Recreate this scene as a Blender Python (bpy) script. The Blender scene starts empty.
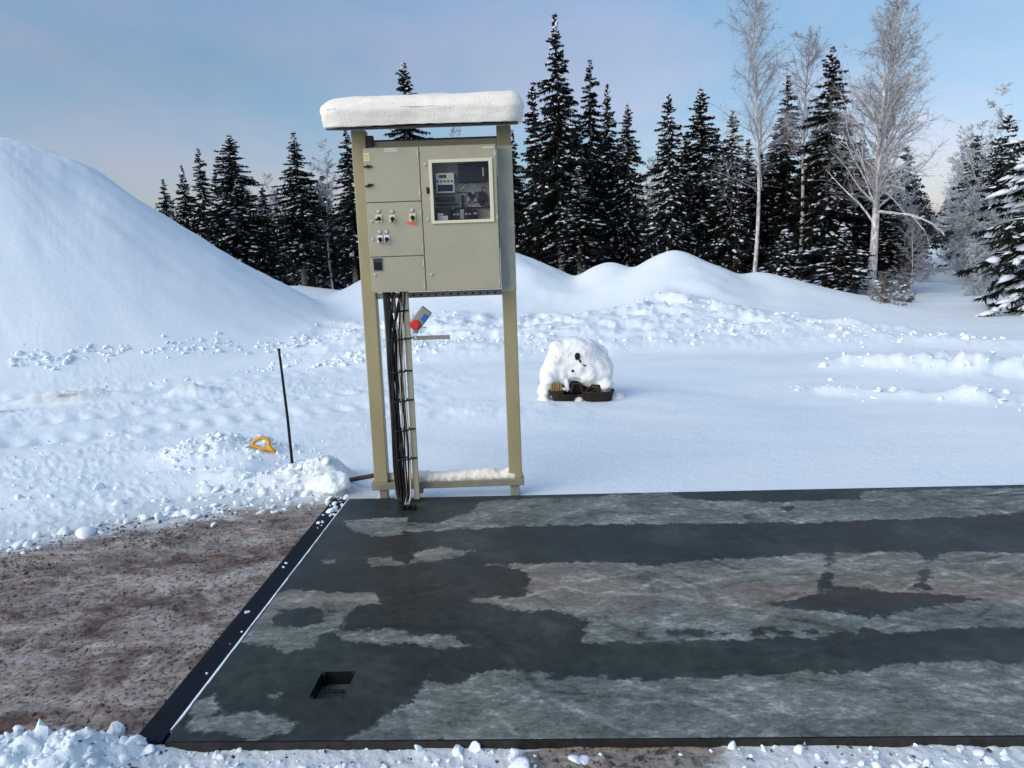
import bpy, bmesh, math, random
import numpy as np
from mathutils import Vector, Matrix
R = math.radians
rng = np.random.default_rng(7)
random.seed(7)
scn = bpy.context.scene
col = scn.collection

# ------------------------------------------------------------------ noise
def _h(ix, iy, s):
    n = (ix.astype(np.int64) * 374761393 + iy.astype(np.int64) * 668265263 + s * 974634777) & 0xFFFFFFFF
    n = ((n ^ (n >> 13)) * 1274126177) & 0xFFFFFFFF
    n = (n ^ (n >> 16)) & 0xFFFF
    return n / 65535.0
def vn(x, y, s=0):
    x = np.asarray(x, float); y = np.asarray(y, float)
    ix = np.floor(x); iy = np.floor(y); fx = x - ix; fy = y - iy
    u = fx*fx*fx*(fx*(fx*6-15)+10); v = fy*fy*fy*(fy*(fy*6-15)+10)
    a = _h(ix, iy, s); b = _h(ix+1, iy, s); c = _h(ix, iy+1, s); d = _h(ix+1, iy+1, s)
    return (a*(1-u)+b*u)*(1-v) + (c*(1-u)+d*u)*v - .5
def fbm(x, y, s=0, o=4, g=.5):
    t = 0; a = 1
    for i in range(o):
        t = t + a*vn(x*2**i + 17.3*i, y*2**i - 9.1*i, s+i); a *= g
    return t
def sm(a, b, x):
    t = np.clip((x-a)/(b-a), 0, 1); return t*t*(3-2*t)

# ------------------------------------------------------------------ materials
def lin(c): return tuple(c) + (1,) if len(c) == 3 else c
def new_mat(name):
    m = bpy.data.materials.new(name); m.use_nodes = True
    nt = m.node_tree; b = nt.nodes['Principled BSDF']
    return m, nt, b
def noise_node(nt, scale, detail=4, rough=.55, vec=None, dist=0):
    n = nt.nodes.new('ShaderNodeTexNoise'); n.inputs['Scale'].default_value = scale
    n.inputs['Detail'].default_value = detail; n.inputs['Roughness'].default_value = rough
    n.inputs['Distortion'].default_value = dist
    if vec: nt.links.new(vec, n.inputs['Vector'])
    return n
def ramp(nt, fac, stops):
    r = nt.nodes.new('ShaderNodeValToRGB'); e = r.color_ramp.elements
    while len(e) < len(stops): e.new(.5)
    for k, (p, c) in enumerate(stops): e[k].position = p; e[k].color = lin(c)
    nt.links.new(fac, r.inputs['Fac']); return r
def mixc(nt, fac, a, b, mode='MIX'):
    m = nt.nodes.new('ShaderNodeMix'); m.data_type = 'RGBA'; m.blend_type = mode
    for sock, v in ((m.inputs[0], fac), (m.inputs[6], a), (m.inputs[7], b)):
        if isinstance(v, (int, float)): sock.default_value = v
        elif isinstance(v, (tuple, list)): sock.default_value = lin(v)
        else: nt.links.new(v, sock)
    return m.outputs[2]
def mth(nt, op, a, b=None, c=None):
    m = nt.nodes.new('ShaderNodeMath'); m.operation = op
    for i, v in enumerate((a, b, c)):
        if v is None: continue
        if isinstance(v, (int, float)): m.inputs[i].default_value = v
        else: nt.links.new(v, m.inputs[i])
    return m.outputs[0]
def bump(nt, b, height, strength=.3, dist=.01):
    n = nt.nodes.new('ShaderNodeBump'); n.inputs['Strength'].default_value = strength; n.inputs['Distance'].default_value = dist
    nt.links.new(height, n.inputs['Height']); nt.links.new(n.outputs[0], b.inputs['Normal']); return n
def coords(nt, kind='Object'):
    return nt.nodes.new('ShaderNodeTexCoord').outputs[kind]
def attr(nt, name):
    a = nt.nodes.new('ShaderNodeAttribute'); a.attribute_name = name; return a.outputs['Fac']

def simple(name, c, rough=.5, metal=0, var=.25, scale=12, bumps=.1, bd=.002, spec=None, c2=None, stretch=None):
    """painted / metal / plastic with blotches, fine grain and roughness variation"""
    m, nt, b = new_mat(name)
    v = coords(nt)
    if stretch:
        mp = nt.nodes.new('ShaderNodeMapping'); mp.inputs['Scale'].default_value = stretch
        nt.links.new(v, mp.inputs[0]); v = mp.outputs[0]
    n = noise_node(nt, scale, 6, .6, v)
    d = tuple(x*(1-var) for x in c) if c2 is None else c2
    r = ramp(nt, n.outputs['Fac'], [(.35, d), (.65, c)])
    nt.links.new(r.outputs[0], b.inputs['Base Color'])
    rr = nt.nodes.new('ShaderNodeMapRange'); rr.inputs[3].default_value = max(.05, rough-.12); rr.inputs[4].default_value = min(1, rough+.12)
    nt.links.new(n.outputs['Fac'], rr.inputs[0]); nt.links.new(rr.outputs[0], b.inputs['Roughness'])
    b.inputs['Metallic'].default_value = metal
    if spec is not None: b.inputs['Specular IOR Level'].default_value = spec
    n2 = noise_node(nt, scale*14, 3, .5, v); bump(nt, b, n2.outputs['Fac'], bumps, bd)
    return m

M = {}
M['beige'] = simple('beige paint', (.37, .345, .25), .45, 0, .07, 5, .04)
M['beige_dark'] = simple('beige paint weathered', (.27, .26, .20), .5, 0, .25, 9, .08)
M['post'] = simple('olive beige post paint', (.35, .31, .17), .48, 0, .16, 7, .06, stretch=(1, 1, .3))
M['frosted'] = simple('streaked grey metal', (.56, .53, .43), .75, 0, .22, 22, .25, .002, stretch=(1, 1, .35))  # greyer, streaked tone for the upper right post
M['galv'] = simple('galvanised steel', (.33, .34, .31), .5, .5, .25, 30, .08)
M['dark'] = simple('dark board', (.03, .03, .028), .6, 0, .3, 20, .1)
M['blackplastic'] = simple('black plastic', (.012, .012, .014), .4, 0, .3, 30, .05, spec=.2)
M['cable'] = simple('black cable sheath', (.012, .012, .013), .45, 0, .4, 60, .1, spec=.2)
M['cable_pink'] = simple('pinkish cable sheath', (.42, .16, .15), .5, 0, .2, 60, .1)
M['cable_white'] = simple('pale cable sheath', (.55, .53, .44), .5, 0, .2, 40, .1)
M['cream'] = simple('cream window frame', (.68, .64, .46), .4, 0, .06, 8, .03)
M['white'] = simple('white label', (.75, .75, .7), .5, 0, .08, 40, .02)
M['creamlab'] = simple('cream label', (.7, .63, .36), .5, 0, .1, 60, .02)
M['orange'] = simple('orange sticker', (.75, .13, .02), .5, 0, .15, 60, .02)
M['red'] = simple('red plastic', (.65, .025, .02), .35, 0, .15, 40, .02)
M['blue'] = simple('blue plastic', (.02, .12, .42), .35, 0, .15, 40, .02)
M['greyplastic'] = simple('grey plastic', (.28, .28, .25), .5, 0, .12, 40, .03)
M['silver'] = simple('silver lamp lens', (.55, .55, .53), .25, .3, .1, 40, .02)
M['mountplate'] = simple('cabinet mounting plate', (.62, .63, .60), .5, 0, .2, 20, .02)
M['silver_case'] = simple('light grey instrument case', (.55, .56, .53), .45, 0, .12, 30, .02)
M['navy'] = simple('dark navy enclosure', (.018, .022, .04), .4, 0, .2, 30, .02, spec=.2)
M['yellow'] = simple('yellow button', (.75, .65, .04), .5, 0, .1, 30, .02)
M['greenlcd'] = simple('grey display', (.03, .035, .03), .2, 0, .2, 30, .02)
M['machine_snow'] = simple('white heap snow', (.86, .86, .84), .7, 0, .05, 9, .5, .008)
M['rust'] = simple('rusty brown steel', (.055, .024, .015), .8, .1, .6, 30, .5, .003)
M['rustdark'] = simple('dark rusty pan', (.022, .012, .009), .7, .2, .5, 40, .4, .003)
M['ochre'] = simple('ochre coil', (.38, .22, .05), .7, 0, .5, 50, .3)
M['shovel'] = simple('yellow shovel grip plastic', (.72, .36, .02), .45, 0, .25, 25, .08)
M['stake'] = simple('black stake', (.012, .012, .016), .5, 0, .4, 60, .1, spec=.2)
M['strip'] = simple('blue black rubber edge strip', (.008, .011, .019), .6, 0, .5, 9, .4, .004, spec=.12)
M['concrete'] = simple('frosty concrete', (.42, .43, .44), .9, 0, .2, 12, .5, .003)
M['stone'] = simple('gravel stone', (.12, .085, .065), .8, 0, .6, 3, .3)
M['needle'] = simple('spruce needles', (.011, .015, .010), .8, 0, .7, 3, .0, spec=.2)
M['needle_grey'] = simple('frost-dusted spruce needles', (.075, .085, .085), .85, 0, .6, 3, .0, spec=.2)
M['bark'] = simple('spruce bark', (.24, .205, .18), .9, 0, .6, 12, .6, .01, stretch=(1, 1, .3))
M['twig'] = simple('birch twigs', (.47, .46, .48), .9, 0, .3, 2, .0, c2=(.24, .225, .235))
M['frosttwig'] = simple('frosted twigs', (.62, .66, .70), .9, 0, .3, 1.5, .0, c2=(.30, .31, .32))
M['birchbark'] = simple('birch bark', (.78, .77, .76), .8, 0, .3, 9, .4, .005, c2=(.25, .21, .19), stretch=(2, 2, .6))
M['darkhole'] = simple('dark gap', (.006, .006, .006), .9, 0, .3, 30, 0)

def snow_material(name, dirty=False):
    m, nt, b = new_mat(name)
    v = coords(nt)
    n1 = noise_node(nt, .7, 5, .6, v); n2 = noise_node(nt, 9, 6, .65, v); n3 = noise_node(nt, 120, 3, .6, v)
    base = ramp(nt, n1.outputs['Fac'], [(.3, (.78, .865, .91)), (.7, (.84, .895, .92))]).outputs[0]
    b.inputs['Roughness'].default_value = .62
    b.inputs['Specular IOR Level'].default_value = .35
    h = mth(nt, 'ADD', mth(nt, 'MULTIPLY', n2.outputs['Fac'], 1.0), mth(nt, 'MULTIPLY', n3.outputs['Fac'], .35))
    bmp = bump(nt, b, h, .45, .02)
    if dirty:
        d = attr(nt, 'dirt')
        sp = coords(nt)
        # streaks run the way vehicles drive, roughly across the picture
        mp = nt.nodes.new('ShaderNodeMapping'); mp.inputs['Rotation'].default_value = (0, 0, R(-34)); mp.inputs['Scale'].default_value = (.8, 1.7, 1)
        nt.links.new(sp, mp.inputs[0])
        a1 = noise_node(nt, 1.6, 9, .66, mp.outputs[0], .5); a2 = noise_node(nt, 9, 12, .8, mp.outputs[0]); a3 = noise_node(nt, 42, 6, .7, sp); a4 = noise_node(nt, 3.1, 9, .7, sp, .6)
        brown = ramp(nt, a2.outputs['Fac'], [(.27, (.055, .038, .030)), (.42, (.18, .132, .105)), (.55, (.30, .255, .22)), (.70, (.56, .53, .50))]).outputs[0]
        red = ramp(nt, a1.outputs['Fac'], [(.39, (.42, .27, .21)), (.5, (.95, .94, .90)), (.62, (1.55, 1.52, 1.5))]).outputs[0]
        brown = mixc(nt, 1.0, brown, red, 'MULTIPLY')
        ice = ramp(nt, a4.outputs['Fac'], [(.50, (0, 0, 0)), (.64, (.85, .85, .85))]).outputs[0]
        brown = mixc(nt, ice, brown, (.50, .44, .40))
        syz = nt.nodes.new('ShaderNodeSeparateXYZ'); nt.links.new(sp, syz.inputs[0])
        nf = nt.nodes.new('ShaderNodeMapRange'); nf.inputs[1].default_value = 2.60; nf.inputs[2].default_value = 2.64; nt.links.new(syz.outputs[1], nf.inputs[0])
        conc = ramp(nt, a2.outputs['Fac'], [(.3, (.16, .14, .12)), (.55, (.30, .27, .23)), (.75, (.42, .39, .36))]).outputs[0]
        brown = mixc(nt, nf.outputs[0], conc, brown)
        grit = ramp(nt, a3.outputs['Fac'], [(.40, (.13, .10, .10)), (.49, (1, 1, 1))]).outputs[0]
        brown = mixc(nt, .9, brown, grit, 'MULTIPLY')
        # threshold attribute with noise, so the edge of the dirt is ragged
        t = mth(nt, 'ADD', d, mth(nt, 'MULTIPLY', mth(nt, 'SUBTRACT', a1.outputs['Fac'], .5), 1.1))
        t = mth(nt, 'ADD', t, mth(nt, 'MULTIPLY', mth(nt, 'SUBTRACT', a2.outputs['Fac'], .5), .9))
        t = mth(nt, 'ADD', t, mth(nt, 'MULTIPLY', mth(nt, 'SUBTRACT', a3.outputs['Fac'], .5), .6))
        mr = nt.nodes.new('ShaderNodeMapRange'); mr.interpolation_type = 'SMOOTHSTEP'
        mr.inputs[1].default_value = .34; mr.inputs[2].default_value = .66
        nt.links.new(t, mr.inputs[0]); f = mr.outputs[0]
        # dirt never where the attribute is zero
        gate = nt.nodes.new('ShaderNodeMapRange'); gate.inputs[1].default_value = .02; gate.inputs[2].default_value = .12
        nt.links.new(d, gate.inputs[0]); f = mth(nt, 'MULTIPLY', f, gate.outputs[0])
        film = mth(nt, 'MULTIPLY', gate.outputs[0], mth(nt, 'MULTIPLY', mth(nt, 'POWER', mth(nt, 'MINIMUM', mth(nt, 'MULTIPLY', d, 1.8), 1.0), .8), mth(nt, 'MULTIPLY', a2.outputs['Fac'], .85)))
        f = mth(nt, 'MAXIMUM', f, film)
        base = mixc(nt, f, base, brown)
        rr = mth(nt, 'SUBTRACT', .64, mth(nt, 'MULTIPLY', f, mth(nt, 'MULTIPLY', a1.outputs['Fac'], .45)))
        nt.links.new(rr, b.inputs['Roughness'])
        h2 = mth(nt, 'ADD', h, mth(nt, 'MULTIPLY', mth(nt, 'ADD', a2.outputs['Fac'], a3.outputs['Fac']), .8))
        nt.links.new(h2, bmp.inputs['Height'])
    nt.links.new(base, b.inputs['Base Color'])
    return m
M['ground'] = snow_material('snow and dirty ice', True)
M['snow'] = snow_material('snow')
M['treesnow'] = simple('snow on branches', (.74, .78, .86), .8, 0, .1, 4, .2, .01)
M['sunlitsnow'] = simple('sunlit snow tint', (.87, .83, .73), .7, 0, .10, 7, .5, .008, c2=(.80, .75, .66))  # cream tint puts the warm sunlight into the snow colour; blotches are random

def glass_material():
    m = bpy.data.materials.new('window glass'); m.use_nodes = True; nt = m.node_tree
    nt.nodes.remove(nt.nodes['Principled BSDF']); out = nt.nodes['Material Output']
    tr = nt.nodes.new('ShaderNodeBsdfTransparent'); tr.inputs[0].default_value = (.95, .96, .97, 1)
    gl = nt.nodes.new('ShaderNodeBsdfGlossy'); gl.inputs['Roughness'].default_value = .04
    n = noise_node(nt, 20, 3, .5, coords(nt)); r = ramp(nt, n.outputs['Fac'], [(.4, (.03, .03, .03)), (.6, (.06, .06, .06))])
    nt.links.new(r.outputs[0], gl.inputs['Roughness'])
    fr = nt.nodes.new('ShaderNodeFresnel'); fr.inputs[0].default_value = 1.45
    mx = nt.nodes.new('ShaderNodeMixShader'); nt.links.new(mth(nt, 'MULTIPLY', fr.outputs[0], .25), mx.inputs[0])
    nt.links.new(tr.outputs[0], mx.inputs[1]); nt.links.new(gl.outputs[0], mx.inputs[2]); nt.links.new(mx.outputs[0], out.inputs[0])
    return m
M['glass'] = glass_material()

def deck_material():
    m, nt, b = new_mat('icy wet steel deck')
    v = coords(nt)
    wet = attr(nt, 'dry'); red = attr(nt, 'rust'); pink = attr(nt, 'warm')
    e1 = noise_node(nt, 5, 7, .62, v, .4); e2 = noise_node(nt, 26, 5, .65, v)
    t = mth(nt, 'ADD', wet, mth(nt, 'MULTIPLY', mth(nt, 'SUBTRACT', e1.outputs['Fac'], .5), .62))
    t = mth(nt, 'ADD', t, mth(nt, 'MULTIPLY', mth(nt, 'SUBTRACT', e2.outputs['Fac'], .5), .34))
    mr = nt.nodes.new('ShaderNodeMapRange'); mr.interpolation_type = 'SMOOTHSTEP'; mr.inputs[1].default_value = .465; mr.inputs[2].default_value = .535
    nt.links.new(t, mr.inputs[0]); f = mr.outputs[0]
    # frosty scraped surface
    mp = nt.nodes.new('ShaderNodeMapping'); mp.inputs['Scale'].default_value = (.9, 1.6, 1); mp.inputs['Rotation'].default_value = (0, 0, R(12)); nt.links.new(v, mp.inputs[0])
    s1a = noise_node(nt, 3.2, 14, .72, mp.outputs[0], .5); s1b = noise_node(nt, 24, 10, .78, mp.outputs[0], .4)
    class _o: pass
    s1 = _o(); s1.outputs = {'Fac': mth(nt, 'ADD', mth(nt, 'MULTIPLY', s1a.outputs['Fac'], .5), mth(nt, 'MULTIPLY', s1b.outputs['Fac'], .5))}
    s2 = noise_node(nt, 60, 5, .7, v)
    s3 = noise_node(nt, 1.3, 4, .6, v)
    cool = ramp(nt, s1.outputs['Fac'], [(.38, (.045, .058, .057)), (.46, (.105, .128, .121)), (.53, (.165, .19, .178)), (.63, (.42, .44, .42))]).outputs[0]
    warm = ramp(nt, s1.outputs['Fac'], [(.38, (.062, .060, .052)), (.46, (.14, .137, .119)), (.54, (.215, .208, .183)), (.64, (.46, .45, .41))]).outputs[0]
    wf = mth(nt, 'ADD', pink, mth(nt, 'MULTIPLY', mth(nt, 'SUBTRACT', s3.outputs['Fac'], .5), 1.0))
    wfc = nt.nodes.new('ShaderNodeClamp'); nt.links.new(wf, wfc.inputs[0])
    dry = mixc(nt, wfc.outputs[0], cool, warm)
    sp = ramp(nt, s2.outputs['Fac'], [(.33, (.55, .55, .55)), (.5, (1, 1, 1)), (.72, (1.25, 1.25, 1.25))]).outputs[0]
    dry = mixc(nt, .55, dry, sp, 'MULTIPLY')
    wn = noise_node(nt, 1.6, 6, .6, v); wn2 = noise_node(nt, 18, 6, .65, v)
    wetc = ramp(nt, wn.outputs['Fac'], [(.3, (.032, .030, .025)), (.48, (.026, .034, .031)), (.68, (.055, .063, .057))]).outputs[0]
    wetc = mixc(nt, mth(nt, 'MULTIPLY', red, .75), wetc, (.050, .034, .025))
    wetc = mixc(nt, .6, wetc, ramp(nt, wn2.outputs['Fac'], [(.3, (.45, .45, .45)), (.7, (1.6, 1.6, 1.6))]).outputs[0], 'MULTIPLY')
    dry = mixc(nt, mth(nt, 'MULTIPLY', red, .28), dry, (.26, .14, .09))
    sc2 = attr(nt, 'scrape'); scm = nt.nodes.new('ShaderNodeMapRange'); scm.inputs[1].default_value = -1; scm.inputs[2].default_value = 1; scm.inputs[3].default_value = .35; scm.inputs[4].default_value = 1.75
    nt.links.new(sc2, scm.inputs[0]); dry = mixc(nt, .8, dry, scm.outputs[0], 'MULTIPLY'); wetc = mixc(nt, .4, wetc, scm.outputs[0], 'MULTIPLY')
    # pale rim of half-melted slush along the wet edges
    rim = mth(nt, 'MULTIPLY', mth(nt, 'MULTIPLY', f, mth(nt, 'SUBTRACT', 1.0, f)), 1.2)
    c = mixc(nt, f, wetc, dry)
    c = mixc(nt, rim, c, (.05, .06, .06))
    nt.links.new(c, b.inputs['Base Color'])
    ro = mth(nt, 'ADD', .40, mth(nt, 'MULTIPLY', f, .32)); ro = mth(nt, 'ADD', ro, mth(nt, 'MULTIPLY', mth(nt, 'SUBTRACT', wn2.outputs['Fac'], .5), .22))
    nt.links.new(ro, b.inputs['Roughness'])
    b.inputs['Specular IOR Level'].default_value = .14
    h = mth(nt, 'ADD', mth(nt, 'MULTIPLY', f, mth(nt, 'ADD', .5, s1.outputs['Fac'])), mth(nt, 'MULTIPLY', s2.outputs['Fac'], .15))
    bump(nt, b, h, .5, .006)
    return m
M['deck'] = deck_material()

# ------------------------------------------------------------------ mesh helpers
def link(name, me, mat=None, parent=None, bevel=0, smooth=False):
    o = bpy.data.objects.new(name, me); col.objects.link(o)
    if mat is not None: me.materials.append(M[mat] if isinstance(mat, str) else mat)
    if parent is not None: o.parent = parent
    if smooth:
        me.polygons.foreach_set('use_smooth', [True]*len(me.polygons))
    if bevel:
        bv = o.modifiers.new('b', 'BEVEL'); bv.width = bevel; bv.segments = 2; bv.limit_method = 'ANGLE'
    return o
def tag(o, label=None, cat=None, group=None, kind=None):
    for k, v in (('label', label), ('category', cat), ('group', group), ('kind', kind)):
        if v: o[k] = v
    return o
def empty(name, loc=(0, 0, 0), rz=0):
    o = bpy.data.objects.new(name, None); col.objects.link(o); o.location = loc; o.rotation_euler = (0, 0, rz); o.empty_display_size = .1
    return o
def np_mesh(name, V, F):
    me = bpy.data.meshes.new(name)
    V = np.asarray(V, np.float32); F = np.asarray(F, np.int32); k = F.shape[1]
    me.vertices.add(len(V)); me.vertices.foreach_set('co', V.ravel())
    me.loops.add(F.size); me.loops.foreach_set('vertex_index', F.ravel())
    me.polygons.add(len(F)); me.polygons.foreach_set('loop_start', np.arange(0, F.size, k, dtype=np.int32))
    me.polygons.foreach_set('loop_total', np.full(len(F), k, np.int32))
    me.update(calc_edges=True)
    return me
class MB:
    def __init__(s, off=(0, 0, 0)): s.bm = bmesh.new(); s.off = Vector(off)
    def box(s, x0, x1, y0, y1, z0, z1, rot=None, piv=None):
        r = bmesh.ops.create_cube(s.bm, size=1)['verts']
        for v in r:
            v.co = Vector(((v.co.x+.5)*(x1-x0)+x0, (v.co.y+.5)*(y1-y0)+y0, (v.co.z+.5)*(z1-z0)+z0))
            if rot is not None:
                p = Vector(piv) if piv else Vector(((x0+x1)/2, (y0+y1)/2, (z0+z1)/2)); v.co = rot @ (v.co-p) + p
            v.co -= s.off
        return s
    def tube(s, pts, r, n=8, cap=True, closed=False):
        pts = [Vector(p)-s.off for p in pts]; m = len(pts); rr = r if isinstance(r, (list, tuple)) else [r]*m
        rings = []; up = Vector((0, 0, 1)); last = None
        for i, p in enumerate(pts):
            if closed: t = pts[(i+1) % m]-pts[i-1]
            else: t = pts[min(i+1, m-1)]-pts[max(i-1, 0)]
            t.normalize()
            if last is None:
                a = t.cross(up if abs(t.z) < .9 else Vector((1, 0, 0))).normalized()
            else: a = (last - t*last.dot(t)).normalized()
            last = a; b = t.cross(a)
            rings.append([s.bm.verts.new(p + (a*math.cos(q)+b*math.sin(q))*rr[i]) for q in [2*math.pi*k/n for k in range(n)]])
        for i in range(m if closed else m-1):
            A = rings[i]; B = rings[(i+1) % m]
            for k in range(n): s.bm.faces.new((A[k], A[(k+1) % n], B[(k+1) % n], B[k]))
        if cap and not closed:
            s.bm.faces.new(rings[0][::-1]); s.bm.faces.new(rings[-1])
        return s
    def blob(s, c, rad, sub=2, amp=.15, freq=2.0, seed=0, rot=None):
        r = bmesh.ops.create_icosphere(s.bm, subdivisions=sub, radius=1)['verts']
        for v in r:
            d = v.co.copy()
            n = float(vn(d.x*freq+seed*3.1+d.z*1.7, d.y*freq-d.z*freq*1.3+seed*1.7, seed))*2
            d = d*(1+amp*n); q = Vector((d.x*rad[0], d.y*rad[1], d.z*rad[2]))
            if rot is not None: q = rot @ q
            v.co = q + Vector(c) - s.off
        return s
    def plate_hole(s, x0, x1, z0, z1, a0, a1, c0, c1, y0, y1):
        """plate in the x-z plane between y0 and y1 with a rectangular opening"""
        xs = [x0, a0, a1, x1]; zs = [z0, c0, c1, z1]; g = {}
        for yk, y in enumerate((y0, y1)):
            for i, x in enumerate(xs):
                for j, z in enumerate(zs): g[i, j, yk] = s.bm.verts.new(Vector((x, y, z))-s.off)
        def q(a, b, c, d): s.bm.faces.new((g[a], g[b], g[c], g[d]))
        for i in range(3):
            for j in range(3):
                if i == 1 and j == 1: continue
                q((i, j, 0), (i+1, j, 0), (i+1, j+1, 0), (i, j+1, 0)); q((i, j, 1), (i, j+1, 1), (i+1, j+1, 1), (i+1, j, 1))
        for i in range(3):
            q((i, 0, 0), (i, 0, 1), (i+1, 0, 1), (i+1, 0, 0)); q((i, 3, 0), (i+1, 3, 0), (i+1, 3, 1), (i, 3, 1))
            q((0, i, 0), (0, i+1, 0), (0, i+1, 1), (0, i, 1)); q((3, i, 0), (3, i, 1), (3, i+1, 1), (3, i+1, 0))
        q((1, 1, 0), (2, 1, 0), (2, 1, 1), (1, 1, 1)); q((1, 2, 0), (1, 2, 1), (2, 2, 1), (2, 2, 0))
        q((1, 1, 0), (1, 1, 1), (1, 2, 1), (1, 2, 0)); q((2, 1, 0), (2, 2, 0), (2, 2, 1), (2, 1, 1))
        return s
    def build(s, name, mat, parent=None, bevel=0, smooth=False):
        bmesh.ops.recalc_face_normals(s.bm, faces=s.bm.faces)
        me = bpy.data.meshes.new(name); s.bm.to_mesh(me); s.bm.free()
        return link(name, me, mat, parent, bevel, smooth)
def remesh(o, vox=.012, smooth=6):
    r = o.modifiers.new('r', 'REMESH'); r.mode = 'VOXEL'; r.voxel_size = vox; r.use_smooth_shade = True
    s = o.modifiers.new('s', 'SMOOTH'); s.iterations = smooth; s.factor = .5
    return o

def roughen(o, size, strength):
    t = bpy.data.textures.new('crust', 'CLOUDS'); t.noise_scale = size; t.noise_depth = 3
    d = o.modifiers.new('d', 'DISPLACE'); d.texture = t; d.strength = strength; d.mid_level = .5; d.texture_coords = 'LOCAL'
# ------------------------------------------------------------------ camera
CAM = Vector((0, 0, 1.8)); YAW = R(2.5)
cd = bpy.data.cameras.new('camera'); cam = bpy.data.objects.new('camera', cd); col.objects.link(cam)
cd.sensor_width = 36; cd.lens = 769/1024*36; cd.clip_start = .05; cd.clip_end = 6000
cmat = Matrix.Rotation(YAW, 4, 'Z') @ Matrix.Rotation(R(80), 4, 'X') @ Matrix.Rotation(R(-2), 4, 'Z')
cam.matrix_world = Matrix.Translation(CAM) @ cmat
scn.camera = cam
C3 = cmat.to_3x3()
def at(px, py, dist):
    """where a surveyed image bearing meets the given distance on the ground (x, y, z)"""
    d = C3 @ Vector(((px-512)/769, -(py-384)/769, -1)); t = dist/math.hypot(d.x, d.y); return CAM + d*t
def on_ground(px, py, z=-.03):
    d = C3 @ Vector(((px-512)/769, -(py-384)/769, -1)); return CAM + d*((z-CAM.z)/d.z)

# ------------------------------------------------------------------ light
SUN_AZ, SUN_EL = R(232), R(26)          # azimuth clockwise from +Y
w = bpy.data.worlds.new('World'); scn.world = w; w.use_nodes = True; nt = w.node_tree
bg = nt.nodes['Background']
sky = nt.nodes.new('ShaderNodeTexSky'); sky.sky_type = 'NISHITA'; sky.sun_disc = False
sky.sun_elevation = SUN_EL; sky.sun_rotation = SUN_AZ; sky.air_density = 1.0; sky.dust_density = .8; sky.ozone_density = 1.6
tc = nt.nodes.new('ShaderNodeTexCoord')
mp = nt.nodes.new('ShaderNodeMapping'); mp.inputs['Scale'].default_value = (1, 1, 2.2); nt.links.new(tc.outputs['Generated'], mp.inputs[0])
cn = noise_node(nt, 3.0, 5, .5, mp.outputs[0], .3)
cl = ramp(nt, cn.outputs['Fac'], [(.40, (0, 0, 0)), (.60, (1, 1, 1))])
sz = nt.nodes.new('ShaderNodeSeparateXYZ'); nt.links.new(tc.outputs['Generated'], sz.inputs[0])
# thin winter haze: cooler and a little lilac towards the horizon
hz_ = ramp(nt, sz.outputs[2], [(.0, (.44, .54, .74)), (.07, (.56, .64, .76)), (.22, (.74, .80, .82)), (.5, (1.25, 1.42, 1.40))])
skyb = mixc(nt, 1.0, sky.outputs[0], hz_.outputs[0], 'MULTIPLY')
cloudc = mixc(nt, 1.0, skyb, (1.40, 1.06, 1.02), 'MULTIPLY')
skyc = mixc(nt, cl.outputs[0], skyb, cloudc)
nt.links.new(skyc, bg.inputs['Color']); bg.inputs['Strength'].default_value = .160
sd = bpy.data.lights.new('sun', 'SUN'); so = bpy.data.objects.new('sun', sd); col.objects.link(so)
sd.energy = 2.45; sd.angle = R(75); sd.color = (1, .94, .83)
sdir = Vector((math.sin(SUN_AZ)*math.cos(SUN_EL), math.cos(SUN_AZ)*math.cos(SUN_EL), math.sin(SUN_EL)))
so.rotation_euler = (-sdir).to_track_quat('-Z', 'Y').to_euler(); so.location = (-20, -15, 12)
scn.view_settings.view_transform = 'Standard'; scn.view_settings.look = 'None'; scn.view_settings.exposure = 0

# ------------------------------------------------------------------ terrain
def cone(x, y, cx, cy, rx, ry, H, p=1.0, soft=.10):
    rho = np.sqrt(((x-cx)/rx)**2 + ((y-cy)/ry)**2 + soft*soft*.6) 
    t = (1-rho)/soft/1.6
    s = np.where(t > 20, t, np.log1p(np.exp(np.minimum(t, 20))))*soft*1.6
    return H*s**p
def smax(a, b, k=.15):
    h = np.clip(.5+.5*(a-b)/k, 0, 1); return b*(1-h)+a*h + k*h*(1-h)*np.clip(np.abs(np.maximum(a, b))/.25, 0, 1)
def seg(x, y, ax, ay, bx, by):
    dx, dy = bx-ax, by-ay; t = np.clip(((x-ax)*dx+(y-ay)*dy)/(dx*dx+dy*dy), 0, 1)
    return np.hypot(x-ax-t*dx, y-ay-t*dy), t
def dirt_edge(x): return np.interp(x, [-12, -6, -3.62, -3.09, -2.41, -1.85, -1.6], [3.2, 4.0, 4.62, 5.10, 5.42, 5.62, 5.66])
def track_mask(x, y):
    a = sm(-1.2, -2.2, x-.10*(y-6)) * sm(dirt_edge(x)-.1, dirt_edge(x)+.5, y) * (1-sm(10.5, 14.5, y - .25*x*-1*.0))
    return a
def berm_mask(x, y):
    # broken pushed-up snow in front of the small heaps, tapering off to the right
    n_ = .9*vn(x*.35, x*0+3, 5) + .5*vn(x*1.1, y*.5, 6)
    top = np.interp(x, [-4, 3, 6, 8.6], [17.5, 18.2, 15.0, 12.0]) + n_; bot = np.interp(x, [-4, 2, 6, 8.6], [12.8, 13.0, 12.5, 11.5]) + .6*n_
    m = sm(bot-.5, bot+.5, y)*(1-sm(top-.9, top+.9, y))*sm(-6, -3, x)*(1-sm(8.0, 9.2, x))
    return m
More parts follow.
